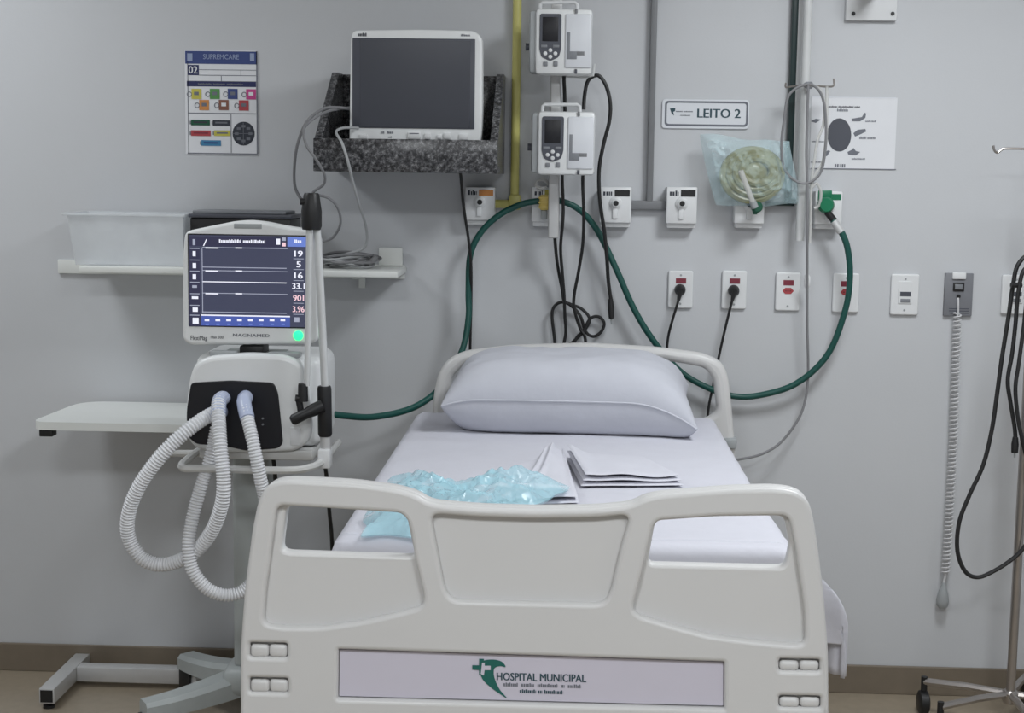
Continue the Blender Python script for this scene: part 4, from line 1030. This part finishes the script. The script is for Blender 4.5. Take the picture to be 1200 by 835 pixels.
# ------------------------------------------------------------------ white wall rail, drip hook, lines
yr_ = -.075
zb2 = P(937, 282, yr_).z; xm = 0.7005
t = thing('wall_rail', 'white vertical wall rail tube right of the green conduit', 'rail', (xm, 0, zb2))
part('tube', cyl((xm, yr_, zb2), (xm, yr_, 2.5), .0135, 20), 'tube_white', t)
for zz in (2.40, zb2 + .10): part('wall_bracket', rbox(xm - .012, xm + .012, yr_ + .014, 0, zz, zz + .03, .003), 'tube_white', t)
yk = -.11
rt = P(949, 10, yk).x
t = thing('drip_hook', 'thin steel drip hook with upturned tips on the wall rail', 'hook', P(945, 103, yk))
part('ring', lathe(P(946, 96, yr_) , P(946, 104, yr_), [(0, .0145), (.2, .017), (.8, .017), (1, .0145)]), 'mid_grey', t)
part('hook_wire', tube(catmull(path([(921, 97), (921, 102), (930, 101), (945, 100), (960, 101), (972, 101.5), (977, 100), (977, 92)], yk), 6), .003, 8), 'steel', t)
part('hook_arm', tube([P(944, 100, yr_ - .012), P(945, 100, yk)], .004, 8), 'steel', t)
ca = P(931, 150, -.012); cb = P(929.5, 232, -.012)
t = thing('cable_channel', 'narrow white cable channel between the green conduit and the wall rail', 'cable channel', (ca.x, 0, cb.z))
part('channel', rbox(ca.x - .0095, ca.x + .0135, -.022, 0, cb.z, H, .003), 'white_plastic', t)
part('cover', rbox(ca.x - .007, ca.x + .011, -.026, -.021, cb.z, H, .002), 'white_plastic', t)
yl_ = -.125
loop = [(944, 99), (932, 104), (923, 115), (919, 140), (916, 165), (917, 190), (924, 205), (937, 214), (950, 213), (961, 203), (966, 185), (968, 160), (967, 130), (963, 112), (956, 102), (948, 99), (947, 108), (946, 140), (945, 180), (946, 215), (946, 260), (946, 300), (946, 335), (946, 380), (947, 430), (945, 462), (936, 490), (915, 518), (892, 532), (866, 538), (846, 541)]
dep = [yl_] * 20 + [-.12, -.10, -.08, -.07, -.06, -.06, -.07, -.09, -.12, -.16, -.33]
t = solo('drip_line', tube(catmull([P(x, y, yy) for (x, y), yy in zip(loop, dep)], 10), .0040, 8), 'grey_cable', 'thin grey drip line looped over the hook and hanging to the bed', 'tubing')
a, b = P(946, 322, -.075), P(946, 338, -.07); part('connector', lathe(a, b, [(0, .006), (.2, .010), (.7, .010), (1, .006)]), 'white_plastic', t)
cord('drip_line', [(948, 99, -.115), (960, 104, -.115), (966, 118, -.115), (965, 145, -.115), (958, 165, -.115), (954, 190, -.115), (951, 212, -.115), (950, 250, -.115), (949, 285, -.11)], .0045, 'clear_tube', 'clear drip line hanging straight beside the white wall rail', 'tubing')
cord('drip_line', [(969, 101, -.112), (969, 130, -.112), (968, 165, -.112), (964, 190, -.112), (955, 205, -.112), (950, 220, -.112), (957, 215, -.11), (962, 225, -.105), (960, 240, -.10), (954, 244, -.10)], .0048, 'clear_tube', 'clear drip line from the right tip of the drip hook', 'tubing')

# ------------------------------------------------------------------ hanging bag with mask and flowmeter
bc = [P(838, 238, -.10), P(938, 236, -.10), P(936, 157, -.10), P(826, 156, -.10)]
def bm_(x, y, z): return (x, -z, y)
bagm = crumple([(p.x, p.z) for p in bc], 0.075, 0.085, 100, 80, 7.7, bm_, 0.75)
tb = thing('hanging_bag', 'pale blue plastic bag with yellowish mask hanging on the wall', 'plastic bag', P(885, 240, -.10))
part('film', bagm, 'bag_pale', tb, angle=25)
cpt = P(882, 205, -.098)
def tor(c, rx, rz, y0, sq, n=28):
    return tube(catmull([Vector((c.x + rx * math.cos(k * 2 * math.pi / n), y0 + sq * math.sin(k * 2 * math.pi / n), c.z + rz * math.sin(k * 2 * math.pi / n))) for k in range(n + 1)], 2), .012, 8)
part('mask_bag', lathe(cpt + Vector((0, .02, 0)), cpt + Vector((0, -.02, 0)), [(0, .04), (.2, .052), (.6, .048), (.9, .035), (1, .02)], 20), 'mask_yellow', tb)
for k in range(4):
    part('tube_loop', tor(cpt + Vector((0.004 * k, 0, .004 * k)), .088 - .014 * k, .076 - .013 * k, cpt.y - .008 * k + .01, .006), 'mask_yellow', tb)
t = thing('flowmeter', 'clear flowmeter tube with green knob below the hanging bag', 'flowmeter', P(884, 246, -.09))
a, b = P(868, 200, -.175), P(882, 236, -.155)
part('tube', tube([a, a.lerp(b, .5), b], .0085, 12), 'clear_tube', t)
part('tube_tip', tube([b, b + (b - a).normalized() * .02], .011, 12), 'grey_plastic', t)
c = P(884, 242, -.06); part('knob', lathe(c + Vector((0, .0, 0)), c - Vector((0, .075, 0)), [(0, .008), (.5, .009), (.6, .017), (.95, .017), (1, .013)]), 'dark_green', t)
c = P(885, 248, -.12); part('outlet_nut', lathe(c + Vector((0, 0, .012)), c - Vector((0, 0, .008)), [(0, .009), (.5, .009), (1, .006)]), 'dark_green', t)

# ------------------------------------------------------------------ IV stand on the right
ysd = -.30
hub = P(1183, 816, ysd); sx = hub.x + .002
t = thing('drip_stand', 'stainless steel drip stand on black casters at the right edge', 'drip stand', (sx, ysd, 0))
part('pole', cyl((sx, ysd, .09), (sx, ysd, 1.25), .0135, 16), 'steel', t)
part('upper_pole', cyl((sx, ysd, 1.25), (sx, ysd, 1.80), .010, 16), 'steel', t)
part('height_collar', lathe((sx, ysd, 1.22), (sx, ysd, 1.27), [(0, .015), (.2, .019), (.8, .019), (1, .013)]), 'black', t)
part('hub', lathe((sx, ysd, .085), (sx, ysd, .125), [(0, .02), (.2, .026), (.8, .026), (1, .018)]), 'steel', t)
for k, an in enumerate((152, 206, 270, 340, 62)):
    L_ = .26; e = Vector((sx + L_ * math.cos(R(an)), ysd + L_ * math.sin(R(an)) * .95, .105))
    if e.y > -.06: e.y = -.06
    lgp = part('base_leg', tube([Vector((sx, ysd, .112)), Vector((sx, ysd, .112)).lerp(e, .5) + Vector((0, 0, .004)), e], .0115, 8), 'steel', t)
    part('caster_stem', cyl(e + Vector((0, 0, .015)), e - Vector((0, 0, .03)), .010, 10), 'black', lgp)
    part('caster_wheel', lathe((e.x - .016, e.y, .038), (e.x + .016, e.y, .038), [(0, .028), (.15, .037), (.85, .037), (1, .028)]), 'black', lgp)
part('cable_clip', rbox(sx - .02, sx + .02, ysd - .024, ysd + .02, P(1206, 352, ysd).z, P(1206, 318, ysd).z, .005), 'black', t)
hz_ = P(1180, 174, ysd)
for s in (-1, 1):
    pts = [Vector((sx, ysd, 1.80)), Vector((sx + s * .04, ysd, 1.80)), Vector((sx + s * .12, ysd, 1.80)), Vector((sx + s * .135, ysd, 1.795)), Vector((sx + s * .147, ysd, 1.788)), Vector((sx + s * .158, ysd, 1.795)), Vector((sx + s * .162, ysd, 1.808))]
    if True:
        zt_ = hz_.z; x_tip = P(1164, 172, ysd).x; sc = (sx - x_tip) / .162
        pts = [Vector((sx + (p.x - sx) * sc, ysd, zt_ + (p.z - 1.80))) for p in pts]
    part('hook', tube(catmull(pts, 5), .0035, 8), 'steel', t)
for ob in t.children:
    if ob.name.startswith('upper_pole'):
        for v in ob.data.vertices:
            if v.co.z > 1.5: v.co.z = hz_.z + .004
# black leads over the stand
yc = -.335
cord('stand_cable', [(1211, 322, -.318), (1212, 306, yc), (1203, 300, yc), (1192, 312, yc), (1187, 335, yc), (1182, 370, yc), (1174, 420, yc), (1168, 465, yc), (1162, 505, yc), (1152, 545, yc), (1136, 580, yc), (1124, 612, yc), (1122, 645, yc), (1131, 669, yc), (1146, 676, yc), (1166, 668, yc), (1186, 655, yc), (1200, 641, yc), (1211, 620, yc), (1216, 560, yc), (1214, 440, yc), (1211, 345, -.318)], .0065, 'black_cable', 'black cable drooping in a deep loop left of the drip stand', 'cable', 'black cables on the drip stand')
o = cord('stand_cable', [(1210, 325, -.318), (1210, 312, -.345), (1199, 318, -.35), (1193, 345, -.35), (1190, 380, -.35), (1186, 415, -.35), (1181, 445, -.35), (1184, 470, -.35), (1189, 500, -.35), (1190, 516, -.35)], .0062, 'black_cable', 'black cable ending in a plug left of the drip stand pole', 'cable', 'black cables on the drip stand')
part('plug', tube(path([(1190, 512), (1189.5, 520), (1189, 530)], -.35), [.008, .011, .010], 10), 'black', o)
part('plug_pin', tube(path([(1189, 529), (1189, 536)], -.35), .003, 6), 'grey_plastic', o)
cord('stand_cable', [(1210, 352, -.318), (1209, 338, -.35), (1204, 345, -.365), (1200, 380, -.365), (1194, 425, -.365), (1190, 455, -.365), (1193, 490, -.365), (1198, 515, -.365), (1206, 550, -.35), (1209, 580, -.318)], .0062, 'black_cable', 'black cable running closest along the drip stand pole', 'cable', 'black cables on the drip stand')
o = bpy.data.objects['stand_cable']
a, b = P(1185, 334, -.35), P(1197, 334, -.345)
part('cable_tie', cyl(a, b, .008, 8), 'black', o)
